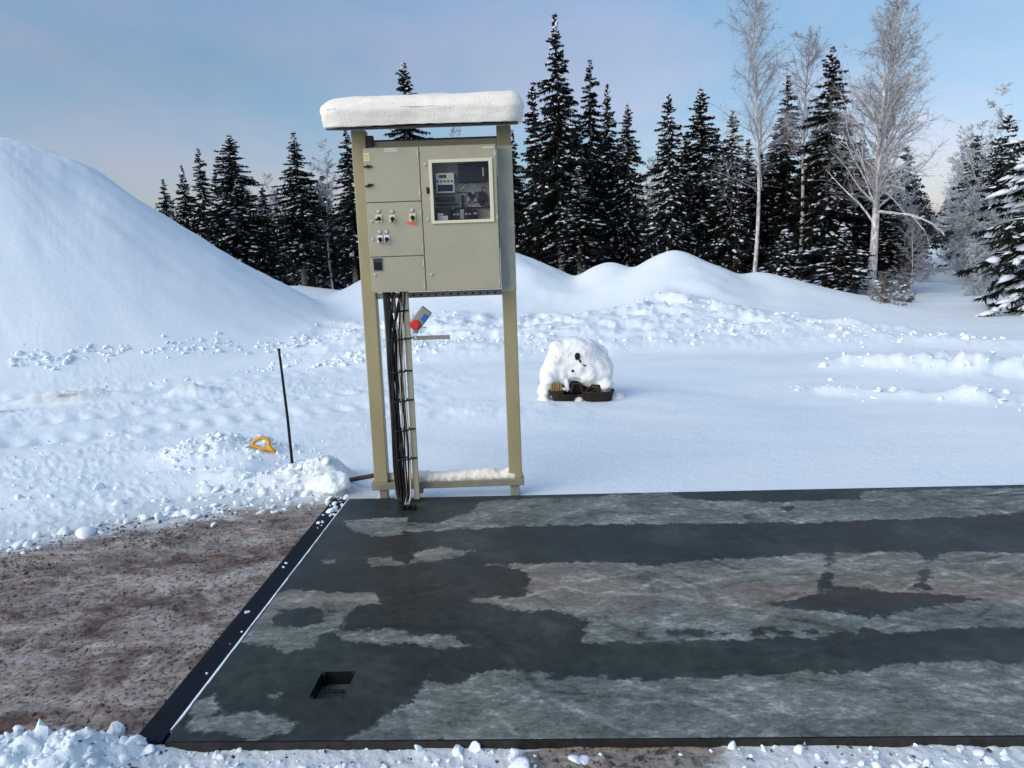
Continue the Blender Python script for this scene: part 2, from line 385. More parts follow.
def terr(x, y, want=False):
    x = np.asarray(x, float); y = np.asarray(y, float)
    z = -.03 + 0*x
    far = sm(6, 12, np.hypot(x, y))
    z = z + .10*fbm(x*.16, y*.16, 3, 3)*far + .03*fbm(x*.6, y*.6, 9, 3)*sm(6, 8, y)
    wob = .35*fbm(x*.45, y*.45, 21, 4)
    big = cone(x+wob*.6, y+wob*.6, -15.0, 18.3, 9.9, 7.6, 7.15, 1.0, .05)
    big = -smax(-big, -5.0+.25*vn(x*.5, y*.5, 46), 1.3)
    ang = np.arctan2(y-18.3, x+15.0)
    big = big*(1+.02*fbm(x*.8+y*.5, y*.3, 44, 3)+.012*fbm(ang*22, np.hypot(x+15, y-18.3)*.25, 45, 3))
    a = cone(x+wob, y-wob, -2.4, 23.0, 5.2, 4.6, 2.55, 1.05, .13)
    b1 = cone(x-wob*.6, y+wob, 3.6, 21.6, 3.2, 4.2, 1.88, 1.0, .15)
    b2 = cone(x+wob*.6, y, 2.0, 22.2, 2.9, 3.6, 1.55, 1.0, .16)
    b3 = cone(x, y+wob*.6, 5.9, 21.6, 3.1, 3.2, 1.10, .9, .14)
    h = smax(smax(big, a, .25), smax(smax(b1, b2, .22), b3, .2), .25)
    far_left = cone(x, y, -8.5, 26, 6, 4, .9)
    h = smax(h, far_left, .2)
    z = z + h 
    bm_ = berm_mask(x, y)
    bil = 1-np.abs(2*fbm(x*1.1, y*1.5, 31, 4))
    z = z + bm_*(.10 + .24*bil*sm(13, 16, y) + .07*np.abs(fbm(x*2.4, y*3.4, 12, 4)) + .02*fbm(x*7, y*9, 2, 3))
    tm = track_mask(x, y)
    ca, sa = math.cos(R(28)), math.sin(R(28)); u = x*ca+y*sa; v = -x*sa+y*ca
    z = z + tm*(.026*fbm(x*1.3, y*1.3, 61, 4, .55) + .022*fbm(u*.8, v*6, 62, 5) + .012*np.abs(fbm(x*9, y*9, 63, 3)) + .030*sm(-.05, .35, fbm(x*.9, y*.9, 64, 3))*np.abs(fbm(x*13, y*15, 65, 3)))
    # tyre treads in the packed snow
    for k, (ax, ay) in enumerate(((-7.0, 7.0), (-6.0, 8.6), (-8, 10.4))):
        bx, by = ax+9*ca, ay+9*sa*.8
        d, t = seg(x, y, ax, ay, bx, by)
        z = z - .03*np.exp(-(d/.22)**2)*(1+.5*np.sin(u*22+6*np.abs(d)))*tm
    # heaps shovelled beside the stand and the deck corner
    def lump(cx, cy, rx, ry, H, s):
        q = ((x-cx)/rx)**2+((y-cy)/ry)**2
        return H*np.exp(-q**1.5)*(1+.7*fbm(x*5, y*5, s, 4))
    z = z + lump(-1.95, 6.02, .33, .22, .15, 71) + lump(-3.15, 6.95, .55, .38, .14, 72) + lump(-2.6, 6.25, .35, .35, .07, 75) + lump(-1.72, 5.86, .16, .2, .10, 77)
    z = z + lump(-6.4, 10.2, .8, .3, .12, 73) + lump(-4.9, 10.4, .35, .25, .12, 74) + lump(-.6, 8.6, 1.1, .5, .045, 76)
    # ploughed ridges on the right
    for (ax, ay, bx, by, wd, H, s) in ((4.3, 11.0, 5.4, 10.2, .30, .12, 81), (5.4, 10.3, 9.5, 8.4, .5, .20, 82), (3.2, 9.35, 4.7, 8.5, .18, .07, 83), (4.7, 8.5, 8.5, 7.1, .24, .10, 84)):
        d, t = seg(x, y, ax, ay, bx, by)
        z = z + H*np.exp(-(d/wd)**2)*(.75+1.1*fbm(x*3.2, y*3.2, s, 4, .55))
    # shallow smooth windblown waves beyond the deck
    z = z + .02*fbm(x*.9, y*1.6, 91, 2)*sm(6, 7, y)*(1-tm)
    # near-side snow along the front of the deck
    nr = (1-sm(2.50, 2.66, y - .10*vn(x*3, 0*x, 101)))
    left = 1-sm(-1.75, -1.35, x)
    z = z + nr*left*(.07 + .15*np.abs(fbm(x*5, y*5, 102, 4))+.03*vn(x*16, y*16, 108)) + nr*(1-left)*(.014*fbm(x*9, y*9, 103, 4) + .012*np.abs(fbm(x*24, y*24, 107, 3)) - .012)
    # packed dirty ice, left of the deck
    di = (1-sm(dirt_edge(x)-.2, dirt_edge(x)+.2, y))*(1-nr)*(x < -1.4)
    z = z + di*(.016*fbm(u*1.3, v*4.5, 104, 5, .6) + .008*fbm(x*12, y*12, 106, 3))
    # forest road rises a little and the forest floor is uneven
    z = z + .35*sm(26, 60, y)*fbm(x*.1+3, y*.1, 105, 3)*2 + .012*np.clip(y-26, 0, 300)*(1-.0*x)
    # never above the deck
    ind = sm(-1.75, -1.62, x)*sm(2.50, 2.60, y)*(1-sm(5.44, 5.56, y))
    z = np.minimum(z, -.035*ind + (1-ind)*50)
    ind2 = sm(-1.50, -1.46, x)*sm(2.66, 2.72, y)*(1-sm(5.36, 5.42, y)); z = z - .12*ind2
    return z
def tz(x, y): return float(terr(np.array([x]), np.array([y]))[0])

def dirt_fn(x, y):
    e = dirt_edge(x)
    d = sm(e+1.0, e-.75, y)*(x < -1.3)
    d = d*(.62+.5*sm(.0, .9, e-y))
    d = d*sm(2.52, 2.72, y+.12*fbm(x*5, y*5, 111, 3)) 
    near = (1-sm(2.56, 2.62, y))*sm(-1.9, -1.4, x)
    patch = np.exp(-(((x-.26)/.34)**4+((y-2.56)/.10)**2))
    q = near*(.30 + .10*fbm(x*3, y*3, 112, 3)+.95*patch)
    q2 = .55*np.exp(-(((x+6.5)/.5)**2+((y-10.0)/.12)**2)) + .6*np.exp(-(((x+7.1)/.35)**2+((y-9.5)/.1)**2))+.35*np.exp(-(((x+4.9)/.2)**2+((y-10.35)/.08)**2))
    return np.clip(np.maximum(np.maximum(d, q), q2), 0, 1.2)

rs = [1.0]
while rs[-1] < 5000:
    r_ = rs[-1]; rs.append(r_ + max(.009, min(r_*r_/1400*1.5, r_*.010 if r_ < 60 else r_*.05)))
rs = np.array(rs)
th = np.concatenate([np.linspace(-42, 44, 760), np.linspace(46, 314, 60)])
ths = np.radians(th)                       # clockwise from +Y
RR, TT = np.meshgrid(rs, ths, indexing='ij')
X = RR*np.sin(TT); Y = RR*np.cos(TT); Z = terr(X, Y)
Z = np.where(RR > 140, Z*np.exp(-(RR-140)/200)+0, Z)
nR, nT = X.shape
idx = np.arange(nR*nT).reshape(nR, nT); nx = np.roll(idx, -1, axis=1)
F = np.stack([idx[:-1], idx[1:], nx[1:], nx[:-1]], -1).reshape(-1, 4)[:, ::-1]
V = np.stack([X, Y, Z], -1).reshape(-1, 3)
c0 = len(V); V = np.vstack([V, [[0, 0, -.03]]])
me = np_mesh('snowy_ground', V, F)
a = me.attributes.new('dirt', 'FLOAT', 'POINT'); dd = np.append(dirt_fn(X, Y).ravel(), 0).astype(np.float32); a.data.foreach_set('value', dd)
g = link('snowy_ground', me, 'ground', smooth=True); tag(g, kind='structure')

# ------------------------------------------------------------------ weighbridge deck
X0, X1, Y0, Y1 = -1.478, 13.0, 2.588, 5.452
wb = empty('weighbridge', (X0, Y0, -.03)); tag(wb, 'long flat steel deck with wet dark streaks over frosty grey patches', 'weighbridge')
wo = Vector((X0, Y0, -.03))
def P(px, py): q = on_ground(px, py, 0); return (q.x, q.y)
def z2(pts): return [P(400+a/1.641, 450+b/1.641) for a, b in pts]
def z1(pts): return [P(a/2.415, 450+b/2.415) for a, b in pts]
dryp = [z2([(132, 84), (118, 102), (60, 118), (-20, 118), (-20, 136), (240, 123), (400, 121), (700, 118), (1030, 104), (1400, 92), (1400, 40), (1024, 62), (762, 66), (750, 80), (600, 86), (480, 80), (440, 70)]),
        z2([(140, 188), (200, 195), (215, 215), (200, 238), (120, 245), (180, 262), (270, 268), (312, 282), (300, 315), (500, 311), (700, 306), (800, 298), (1024, 290), (1400, 280), (1400, 150), (1024, 168), (720, 167), (600, 174), (460, 182), (420, 190), (330, 184)]),
        z2([(-10, 304), (60, 303), (95, 306), (130, 320), (110, 329), (60, 324), (-20, 318)]),
        z2([(-90, 480), (-30, 440), (20, 405), (45, 372), (80, 381), (150, 363), (240, 371), (420, 376), (640, 365), (780, 360), (880, 342), (1024, 349), (1400, 330), (1400, 480)]),
        z2([(20, 168), (60, 160), (135, 163), (60, 186), (20, 184)]),
        z1([(590, 372), (640, 350), (700, 340), (800, 338), (905, 348), (925, 372), (860, 378), (825, 405), (830, 438), (790, 440), (760, 470), (700, 482), (640, 470), (585, 470), (560, 455)]),
        z1([(810, 440), (870, 432), (980, 440), (980, 470), (900, 466), (820, 462)]),
        z1([(830, 170), (900, 163), (980, 165), (980, 205), (900, 212), (850, 195)]), z1([(885, 262), (950, 258), (970, 275), (900, 280)]),
        z1([(440, 690), (470, 650), (560, 640), (620, 625), (735, 655), (715, 682), (620, 688)]), z1([(450, 620), (520, 590), (530, 630), (480, 645)]), z1([(640, 585), (672, 590), (668, 602), (640, 598)]),
        z1([(790, 262), (815, 262), (810, 274), (788, 272)])]
wetp = [z2([(600, 255), (640, 243), (720, 225), (800, 232), (960, 245), (860, 254), (800, 276), (740, 272), (680, 262)]),
        z2([(700, 160), (712, 160), (706, 228), (692, 226)]), z2([(848, 160), (885, 160), (868, 190), (872, 228), (835, 228), (858, 195)]),
        z1([(655, 405), (680, 385), (740, 378), (785, 388), (780, 412), (730, 428), (670, 426)]),
        z2([(628, 93), (645, 93), (645, 100), (630, 100)])]
for k in range(13): wetp.append(z2([(382+k*47+8*math.sin(k*2), 297+2*math.sin(k)), (402+k*47, 295), (412+k*47+4*math.sin(k), 300), (396+k*47, 305), (384+k*47, 303)]))
def sdf(poly, x, y):
    d = np.full(x.shape, 1e9); ins = np.zeros(x.shape, bool); n = len(poly)
    for i in range(n):
        ax, ay = poly[i]; bx, by = poly[(i+1) % n]
        q, t = seg(x, y, ax, ay, bx, by); d = np.minimum(d, q)
        cnd = ((ay > y) != (by > y)) & (x < (bx-ax)*(y-ay)/((by-ay) if by != ay else 1e-9)+ax); ins ^= cnd
    return np.where(ins, d, -d)
hx0, hx1, hy0, hy1 = -1.012, -.862, 2.862, 3.068       # hand-hole
xs = np.unique(np.concatenate([np.linspace(X0, hx0, 38), np.linspace(hx0, hx1, 13), np.linspace(hx1, 5.0, 420), np.linspace(5, X1, 120)]))
ys = np.unique(np.concatenate([np.linspace(Y0, hy0, 24), np.linspace(hy0, hy1, 15), np.linspace(hy1, Y1, 170)]))
GX, GY = np.meshgrid(xs, ys, indexing='ij')
dry = np.full(GX.shape, -1.0)
for p_ in dryp: dry = np.maximum(dry, sdf(p_, GX, GY))
for p_ in wetp: dry = np.minimum(dry, -sdf(p_, GX, GY))
dryA = np.clip(.5+dry*3.2, -.05, 1.05)
rustA = np.clip(1-np.hypot((GX-1.75)/1.5, (GY-3.75)/.22), 0, 1) + .7*np.clip(1-np.hypot((GX+.55)/.3, (GY-3.85)/.08), 0, 1) + .5*np.clip(1-np.hypot((GX-1.9)/.9, (GY-4.28)/.07), 0, 1)
scr = np.zeros(GX.shape); r3 = np.random.default_rng(5)
for k in range(260):
    ax, ay = r3.uniform(-1.4, 5.0), r3.uniform(2.6, 5.4); an = r3.normal(.15, .35) if k % 3 else r3.normal(-.9, .25); L = r3.uniform(.15, 1.1)
    ex, ey = ax+L*math.cos(an), ay+L*math.sin(an); mx_, my_ = (ax+ex)/2+r3.normal()*.06, (ay+ey)/2+r3.normal()*.06
    wd = r3.uniform(.005, .016); sg = 1 if r3.random() < .6 else -.8
    k_ = (GX > min(ax, ex)-.1) & (GX < max(ax, ex)+.1) & (GY > min(ay, ey)-.1) & (GY < max(ay, ey)+.1)
    if not k_.any(): continue
    gx, gy = GX[k_], GY[k_]
    d1_ = np.minimum(seg(gx, gy, ax, ay, mx_, my_)[0], seg(gx, gy, mx_, my_, ex, ey)[0])
    scr[k_] += sg*np.exp(-(d1_/wd)**2)*(.4+.9*np.clip(.5+fbm(gx*9, gy*9, k, 3), 0, 1))
for (cx_, cy_, rx_, ry_, a_) in ((-.45, 3.95, .7, .38, .75), (-.95, 4.5, .4, .5, .5), (-.2, 3.35, .5, .12, .4), (3.2, 4.7, 1.2, .12, .3)):
    rustA = np.maximum(rustA, a_*np.exp(-(((GX-cx_)/rx_)**2+((GY-cy_)/ry_)**2)))
warmA = sm(3.45, 3.7, GY)*(1-sm(4.5, 4.7, GY))*.6 + .15
zt = 0
ii = np.arange(GX.size).reshape(GX.shape)
F = np.stack([ii[:-1, :-1], ii[1:, :-1], ii[1:, 1:], ii[:-1, 1:]], -1)
cx = (GX[:-1, :-1]+GX[1:, 1:])/2; cy = (GY[:-1, :-1]+GY[1:, 1:])/2
inr = np.maximum(np.abs(cx-(hx0+hx1)/2)-(hx1-hx0)/2, np.abs(cy-(hy0+hy1)/2)-(hy1-hy0)/2) < 0
F = F[~inr]
V = np.stack([GX-wo.x, GY-wo.y, np.zeros(GX.shape)-wo.z], -1).reshape(-1, 3)
me = np_mesh('deck', V, F.reshape(-1, 4))
for nm, A in (('dry', dryA), ('rust', rustA), ('warm', warmA), ('scrape', scr)):
    a = me.attributes.new(nm, 'FLOAT', 'POINT'); a.data.foreach_set('value', A.ravel().astype(np.float32))
link('deck', me, 'deck', wb)
mb = MB(wo); T = -.003
mb.box(X0, X1, Y0-.006, Y0, -.12, -.002); mb.box(X0, X1, Y1, Y1+.008, -.12, -.002)
mb.box(X0+.002, X1, Y0+.002, hy0-.002, -.14, -.013); mb.box(X0+.002, X1, hy1+.002, Y1-.002, -.14, -.013)
mb.box(X0+.002, hx0-.002, hy0-.001, hy1+.001, -.14, -.014); mb.box(hx1+.002, X1, hy0-.001, hy1+.001, -.14, -.014)
mb.build('deck_frame', simple('dark wet steel edge', (.035, .032, .028), .4, .3, .5, 20, .2), wb)
mb = MB(wo)
mb.box(hx0, hx1, hy0, hy1, -.10, -.062)
hf = mb.build('lifting_pocket', simple('pocket floor slush', (.09, .10, .10), .5, 0, .6, 18, .4), wb)
mb = MB(wo)
for (a0, a1, b0, b1) in ((hx0-.003, hx1+.003, hy0-.003, hy0), (hx0-.003, hx1+.003, hy1, hy1+.003), (hx0-.003, hx0, hy0, hy1), (hx1, hx1+.003, hy0, hy1)):
    mb.box(a0, a1, b0, b1, -.064, -.001)
# rounded corners
for sx, sy, px_, py_ in ((1, 1, hx0, hy0), (-1, 1, hx1, hy0), (1, -1, hx0, hy1), (-1, -1, hx1, hy1)):
    mb.box(px_ if sx > 0 else px_-.018, px_+.018 if sx > 0 else px_, py_ if sy > 0 else py_-.018, py_+.018 if sy > 0 else py_, -.06, -.0015)
mb.tube([(hx0+.03, hy0+.11, -.035), (hx1-.03, hy0+.11, -.035)], .008)
mb.build('pocket_rim', 'blackplastic', wb)
mb = MB(wo); N = 60     # dark rubber strip along the left side of the deck
pts = []
for k in range(N):
    ya = 2.60+(5.50-2.60)*k/N; yb = 2.60+(5.50-2.60)*(k+1)/N
mb.box(-1.615, -1.497, 2.60, 5.52, -.1, -.008)
mb.box(-1.625, -1.615, 2.60, 5.52, -.1, -.018)
es = mb.build('edge_strip', 'strip', wb, .004)
mb = MB(wo); vv = []
for k in range(241):
    yk = 2.66+2.82*k/240; q = float(vn(np.array(yk*9), np.array(.5), 6))+.6*float(vn(np.array(yk*31), np.array(.5), 7))
    wd_ = max(.0015, .0105+.011*q)*(1-.45*(yk-2.66)/2.8)
    vv.append([mb.bm.verts.new(Vector(c_)-wo) for c_ in ((-1.4945, yk, -.05), (-1.4945, yk, .001), (-1.4945+wd_, yk, .003+.003*q), (-1.4945+wd_+.001, yk, -.05))])
for k in range(240):
    for a_ in range(3): mb.bm.faces.new((vv[k][a_], vv[k][a_+1], vv[k+1][a_+1], vv[k+1][a_]))
mb.build('ice_seam', 'snow', wb)

# ------------------------------------------------------------------ equipment stand
P0 = Vector((-.742, 5.54, 0))
def frame_root(name, w0=0, u0=0, n0=0):
    o = empty(name, P0 + Matrix.Rotation(YAW, 3, 'Z') @ Vector((u0, n0, w0)), YAW); return o, Vector((u0, n0, w0))
st, so_ = frame_root('equipment_stand', -.06)
tag(st, 'tall beige steel frame of two posts with a dark flat roof, behind the deck', 'stand')
MB(so_).box(-.55, -.45, -.05, .05, .112, 2.636).build('post', 'post', st, .006)
rp = MB(so_).box(.452, .552, -.05, .05, .112, 2.636).build('post', 'post', st, .006)
MB(so_).box(.449, .5555, -.054, -.0505, 1.50, 2.50).build('grey_sheet', 'frosted', rp)  # thin sheet that greys the upper front of the right post
MB(so_).box(-.575, .565, -.055, .055, .058, .112).build('base_beam', 'beige_dark', st, .006)
for a0, a1 in ((-.52, -.46), (.46, .53)): MB(so_).box(a0, a1, -.03, .05, -.08, .057).build('foot', 'beige_dark', st, .005)
MB(so_).box(-.25, -.19, -.06, -.01, .025, .055).build('bracket_or_block', 'galv', st, .004)
MB(so_).box(-.45, .452, -.02, .02, 2.49, 2.560).build('rail', 'beige', st, .003)
MB(so_).box(-.45, .452, -.024, .02, 2.561, 2.570).build('rail_cap', 'dark', st, .002)
mb = MB(so_).box(-.45, .452, -.03, -.005, 1.475, 1.515)
ch = mb.build('rail', 'beige_dark', st, .003)
for k in range(16): MB(so_).box(-.40+k*.053, -.385+k*.053, -.0325, -.029, 1.488, 1.500).build('slot', 'darkhole', ch)
MB(so_).box(-.66, .60, -.33, .26, 2.600, 2.611, Matrix.Rotation(R(8), 3, 'X'), (0, -.33, 2.60)).build('roof', 'dark', st, .004)
MB(so_).box(-.448, -.40, -.045, .0, 2.525, 2.598).build('bracket_or_block', 'dark', st, .004)  # small dark box above the left end of the rail
mb = MB(so_)
for u, wv in ((-.5, .30), (-.5, 1.2), (.5, .30)): mb.tube([(u, -.052, wv), (u, -.058, wv)], .009)

# snow slab on the roof
def snow_slab(name, u0, u1, n0, n1, w0, H, seed, off, over=.03, nu=120, nn=50, mat='sunlitsnow', ragged=.25):
    bm = bmesh.new(); cu, cn_ = (u0+u1)/2, (n0+n1)/2; hu, hn = (u1-u0)/2, (n1-n0)/2
    r = bmesh.ops.create_cube(bm, size=2)
    bmesh.ops.subdivide_edges(bm, edges=bm.edges, cuts=36, use_grid_fill=True)
    for v in bm.verts:
        a, b, c = v.co
        rr = min(.11, H*.55)
        X_, Y_, Z_ = a*hu, b*hn, (c+1)/2*H
        # rounded box: pull towards inner box
        ix = max(-hu+rr, min(hu-rr, X_)); iy = max(-hn+rr, min(hn-rr, Y_)); iz = min(H-rr, Z_)
        d = Vector((X_-ix, Y_-iy, max(0, Z_-iz) if Z_ > iz else 0))
        if d.length > 1e-6:
            L = max(abs(d.x), abs(d.y), abs(d.z)); d = d.normalized()*min(rr, L) if L > 0 else d
        q = Vector((ix, iy, iz if Z_ > iz else Z_)) + d
        low = 1-min(1, Z_/(H*.5))
        e = 1 - .03*low
        n = float(fbm(np.array(q.x*5+seed), np.array(q.y*5+q.z*7), seed, 4))
        k = 1+ragged*.06*n
        q.x *= e*k; q.y *= e*k; q.z += .018*float(vn(q.x*3.0, q.y*3+9, seed))*(Z_ > H*.6)
        q += Vector((0, -.006*float(vn(q.x*26, q.z*26, 5)), 0)) * (abs(b) > .9)
        v.co = q + Vector((cu, cn_, w0)) - off
    bmesh.ops.recalc_face_normals(bm, faces=bm.faces)
    me = bpy.data.meshes.new(name); bm.to_mesh(me); bm.free(); return me
sl, slo = frame_root('roof_snow', 2.622)
me = snow_slab('roof_snow', -.70, .64, -.36, .32, 2.6225, .195, 3, slo)
bpy.data.objects.remove(sl)
o = link('roof_snow', me, 'sunlitsnow', smooth=True); o.location = P0 + Vector((0, 0, 2.660)); o.rotation_euler = (R(7.2), 0, YAW)
roughen(o, .35, .035); roughen(o, .05, .012)
tag(o, 'thick rounded slab of snow lying on the roof of the equipment stand', 'snow cap')
# snow along the base beam
mb = MB((0, 0, .113))
for k in range(44):
    u = -.20+k*.0165; hh = .035+.035*float(vn(np.array(k*.17), np.array(.3), 4)+.5)
    mb.blob((u, .0, .112+hh*.35), (.055, .055, hh*.8), 2, .2, 2.5, k)
for k in range(10): mb.blob((-.43+.02*k, .03, .135), (.04, .03, .035), 2, .25, 2.5, k)
o = mb.build('beam_snow', 'sunlitsnow', None, 0, True); remesh(o, .009, 14); roughen(o, .05, .02); o.location = P0+Vector((0, 0, .113)); o.rotation_euler = (0, 0, YAW)
tag(o, 'low ridge of snow lying along the base beam of the stand', 'snow ridge')

# ------------------------------------------------------------------ control cabinet
cb, co = frame_root('control_cabinet', 1.53, 0, -.13)
tag(cb, 'beige steel electrical cabinet with switches and a glazed instrument window', 'control cabinet')
L_, R_, B_, T_ = -.440, .447, 1.530, 2.490; FN = -.25
mb = MB(co)
mb.box(L_, R_, -.055, -.048, B_, T_)                    # back
mb.box(L_, L_+.004, -.236, -.055, B_, T_); mb.box(R_-.004, R_, -.236, -.055, B_, T_)
mb.box(L_+.004, R_-.004, -.236, -.055, T_-.004, T_); mb.box(L_+.004, R_-.004, -.236, -.055, B_, B_+.004)
mb.box(-.068, -.060, -.234, -.055, B_+.004, T_-.004)
mb.box(L_+.004, -.068, -.232, -.226, B_+.004, T_-.004)  # inner blank behind the left doors
mb.build('body', 'beige_dark', cb)
def door(z0, z1, nm='door'): return MB(co).box(L_+.002, -.0675, FN, -.2365, z0, z1).build(nm, 'beige', cb, .003)
d1 = door(2.137, 2.488); d2 = door(1.775, 2.132); d3 = door(1.532, 1.770)
d4 = MB(co).plate_hole(-.0625, R_-.002, 1.532, 2.488, .010, .402, 1.992, 2.388, FN, -.2365).build('door', 'beige', cb, .003)
tag(d4, 'tall right hand door with a glazed window')
wf = MB(co).plate_hole(-.004, .420, 1.980, 2.400, .0165, .3945, 2.001, 2.378, -.262, -.2505).build('window_frame', 'cream', d4, .003)
MB(co).box(.0165, .3945, -.257, -.254, 2.001, 2.378).build('window_pane', 'glass', wf)
def knob(u, wv, r, mat, parent, nm, dep=.012, n=14):
    return MB(co).tube([(u, FN-.0002, wv), (u, FN-dep*.8, wv), (u, FN-dep, wv)], [r, r, r*.75], n).build(nm, mat, parent, 0, False)
def lock(u, wv, parent):
    k = knob(u, wv, .0095, 'silver', parent, 'lock', .006)
    MB(co).box(u-.0012, u+.0012, FN-.0075, FN-.0058, wv-.005, wv+.005).build('keyhole', 'darkhole', k)
lock(-.409, 2.010, d2); lock(-.408, 1.891, d2); lock(-.409, 1.651, d3)
lock(-.028, 2.370, d4); lock(-.027, 2.011, d4); lock(-.022, 1.642, d4)
for wv, an in ((2.370, 2), (2.248, 14)):
    mb = MB(co); rot = Matrix.Rotation(R(-an), 3, 'Y'); c = (-.408, FN-.008, wv)
    mb.box(c[0]-.032, c[0]+.026, FN-.014, FN-.003, wv-.0045, wv+.0045, rot, c)
    mb.tube([(c[0]-.002, FN-.0003, wv), (c[0]-.002, FN-.016, wv)], .011, 12)
    mb.build('handle', 'blackplastic', d1, .002)
MB(co).box(-.028, -.011, FN-.012, FN-.0005, 2.182, 2.222).build('handle', 'blackplastic', d4, .002)
# hinges
for par, uu, zs in ((d1, -.0745, (2.44, 2.19)), (d2, -.0745, (2.06, 1.83)), (d3, -.0745, (1.72, 1.57)), (d4, .440, (2.43, 2.01, 1.58))):
    for zz in zs:
        MB(co).box(uu-.004, uu+.004, FN-.005, FN-.0005, zz-.018, zz+.018).build('hinge', 'silver', par, .001)
def switch(u, wv, ang, parent, wide=.044):
    s_ = MB(co).box(u-wide/2, u+wide/2, FN-.006, FN-.0005, wv-.026, wv+.026).build('rotary_switch', 'creamlab' if wide > .04 else 'white', parent, .002)
    mb = MB(co); mb.tube([(u, FN-.006, wv), (u, FN-.017, wv), (u, FN-.020, wv)], [.0135, .0135, .011], 16)
    c = (u, FN-.022, wv); mb.box(u-.006, u+.006, FN-.030, FN-.018, wv-.024, wv+.010, Matrix.Rotation(R(ang), 3, 'Y'), c)
    mb.build('switch_knob', 'blackplastic', s_, .001)
    l_ = knob(u, wv+.048, .0115, 'silver', parent, 'indicator_lamp', .010)
    MB(co).tube([(u, FN-.0004, wv+.048), (u, FN-.004, wv+.048)], .0145, 16).build('bezel', 'galv', l_)
switch(-.359, 2.028, 65, d2); switch(-.268, 2.024, 0, d2); switch(-.132, 2.028, -5, d2)
switch(-.360, 1.891, -10, d2, .038); switch(-.314, 1.891, 8, d2, .038)
mb = MB(co); bm = mb.bm      # orange swoosh sticker
pts = [(-.190, 1.997), (-.165, 1.998), (-.130, 1.994), (-.108, 1.992), (-.100, 1.984), (-.104, 1.977), (-.130, 1.976), (-.155, 1.981), (-.175, 1.989)]
va = [bm.verts.new(Vector((a, FN-.0012, b))-co) for a, b in pts]; vb = [bm.verts.new(Vector((a, FN+.0003, b))-co) for a, b in pts]
bm.faces.new(va); [bm.faces.new((va[i], va[i-1], vb[i-1], vb[i])) for i in range(len(pts))]
mb.build('sticker', 'orange', d2)
legm = simple('faded legend strips', (.33, .36, .30), .5, 0, .35, 90, 0, c2=(.44, .33, .24))
for k, (z_, c_) in enumerate(((2.085, 0), (2.060, 0), (1.950, 0), (1.925, 0), (1.905, 0))):
    MB(co).box(-.226, -.150, FN-.0008, FN+.0002, z_-.004, z_+.004).build('legend_strip', legm, d2)
sk = MB(co).box(-.415, -.358, FN-.010, FN-.0005, 1.683, 1.742).build('socket_cover', 'blackplastic', d3, .003)
MB(co).box(-.418, -.355, FN-.007, FN-.0005, 1.744, 1.764).build('socket_label', 'dark', sk)
MB(co).box(-.421, -.352, FN-.0035, FN-.0003, 1.677, 1.768).build('socket_surround', 'galv', sk, .002)
lb = MB(co).box(-.436, -.397, FN-.0022, FN-.0003, 2.405, 2.458).build('label_plate', 'creamlab', d1)
mb = MB(co)
for zz in (2.443, 2.433, 2.418): mb.box(-.431, -.404, FN-.0032, FN-.0021, zz, zz+.003)
mb.build('print', 'beige_dark', lb)
mb = MB(co)
mb.box(-.295, -.215, FN-.0012, FN+.0002, 2.476, 2.482); mb.box(-.298, -.207, FN-.0012, FN+.0002, 2.463, 2.468)
mb.build('label_plate', 'white', d1)
MB(co).box(.355, .432, FN-.0012, FN+.0002, 2.465, 2.471).build('label_plate', 'white', d4)
# instruments behind the window
mpz = MB(co).box(-.055, .438, -.070, -.058, 1.60, 2.47).build('mounting_plate', 'mountplate', cb)
cu = MB(co).box(.030, .158, -.20, -.08, 2.185, 2.318).build('controller', 'silver_case', cb, .006)
MB(co).box(.055, .105, -.204, -.1995, 2.284, 2.304).build('display', 'greenlcd', cu)
MB(co).box(.108, .126, -.205, -.1995, 2.282, 2.304).build('button', 'yellow', cu, .001)
for k in range(5): MB(co).tube([(.044+k*.024, -.1995, 2.262), (.044+k*.024, -.206, 2.262)], .0065, 10).build('button', 'blackplastic', cu)
MB(co).box(.042, .146, -.203, -.1995, 2.195, 2.240).build('cover_panel', 'navy', cu, .002)
MB(co).box(.186, .375, -.19, -.08, 2.252, 2.372).build('power_unit', 'navy', cb, .004)
MB(co).box(.350, .358, -.193, -.1905, 2.29, 2.345).build('label_plate', 'mountplate', cb)
mb = MB(co)
mb.box(.022, .15, -.17, -.08, 2.135, 2.160); mb.box(.022, .165, -.12, -.075, 2.108, 2.118); mb.box(.195, .212, -.13, -.08, 2.09, 2.17)
mb.box(.14, .40, -.11, -.08, 2.083, 2.092)
mb.build('cable_duct', 'navy', cb)
MB(co).box(.02, .125, -.18, -.08, 1.995, 2.09).build('terminal_box', 'navy', cb, .004)
pl = MB(co).box(.030, .100, -.1835, -.1805, 2.006, 2.035).build('label_plate', 'white', cb)
MB(co).box(.030, .070, -.1835, -.1805, 2.038, 2.052).build('label_plate', 'white', cb)
for k, (a0, a1, z0, z1, mm) in enumerate(((.135, .155, 2.01, 2.075, 'blackplastic'), (.157, .182, 2.005, 2.08, 'navy'), (.184, .212, 2.01, 2.075, 'greyplastic'), (.214, .238, 2.005, 2.08, 'navy'), (.240, .262, 2.005, 2.08, 'blackplastic'), (.275, .305, 2.02, 2.07, 'blackplastic'))):
    rl = MB(co).box(a0, a1, -.165, -.08, z0, z1).build('relay', mm, cb, .002)
    MB(co).box(a0+.003, a1-.003, -.1665, -.1645, (z0+z1)/2-.006, (z0+z1)/2+.006).build('terminal_slot', 'galv', rl)
mb = MB(co).box(.315, .362, -.18, -.09, 2.125, 2.190); mb.box(.322, .355, -.16, -.09, 2.10, 2.125); mb.build('adapter', 'navy', cb, .004)
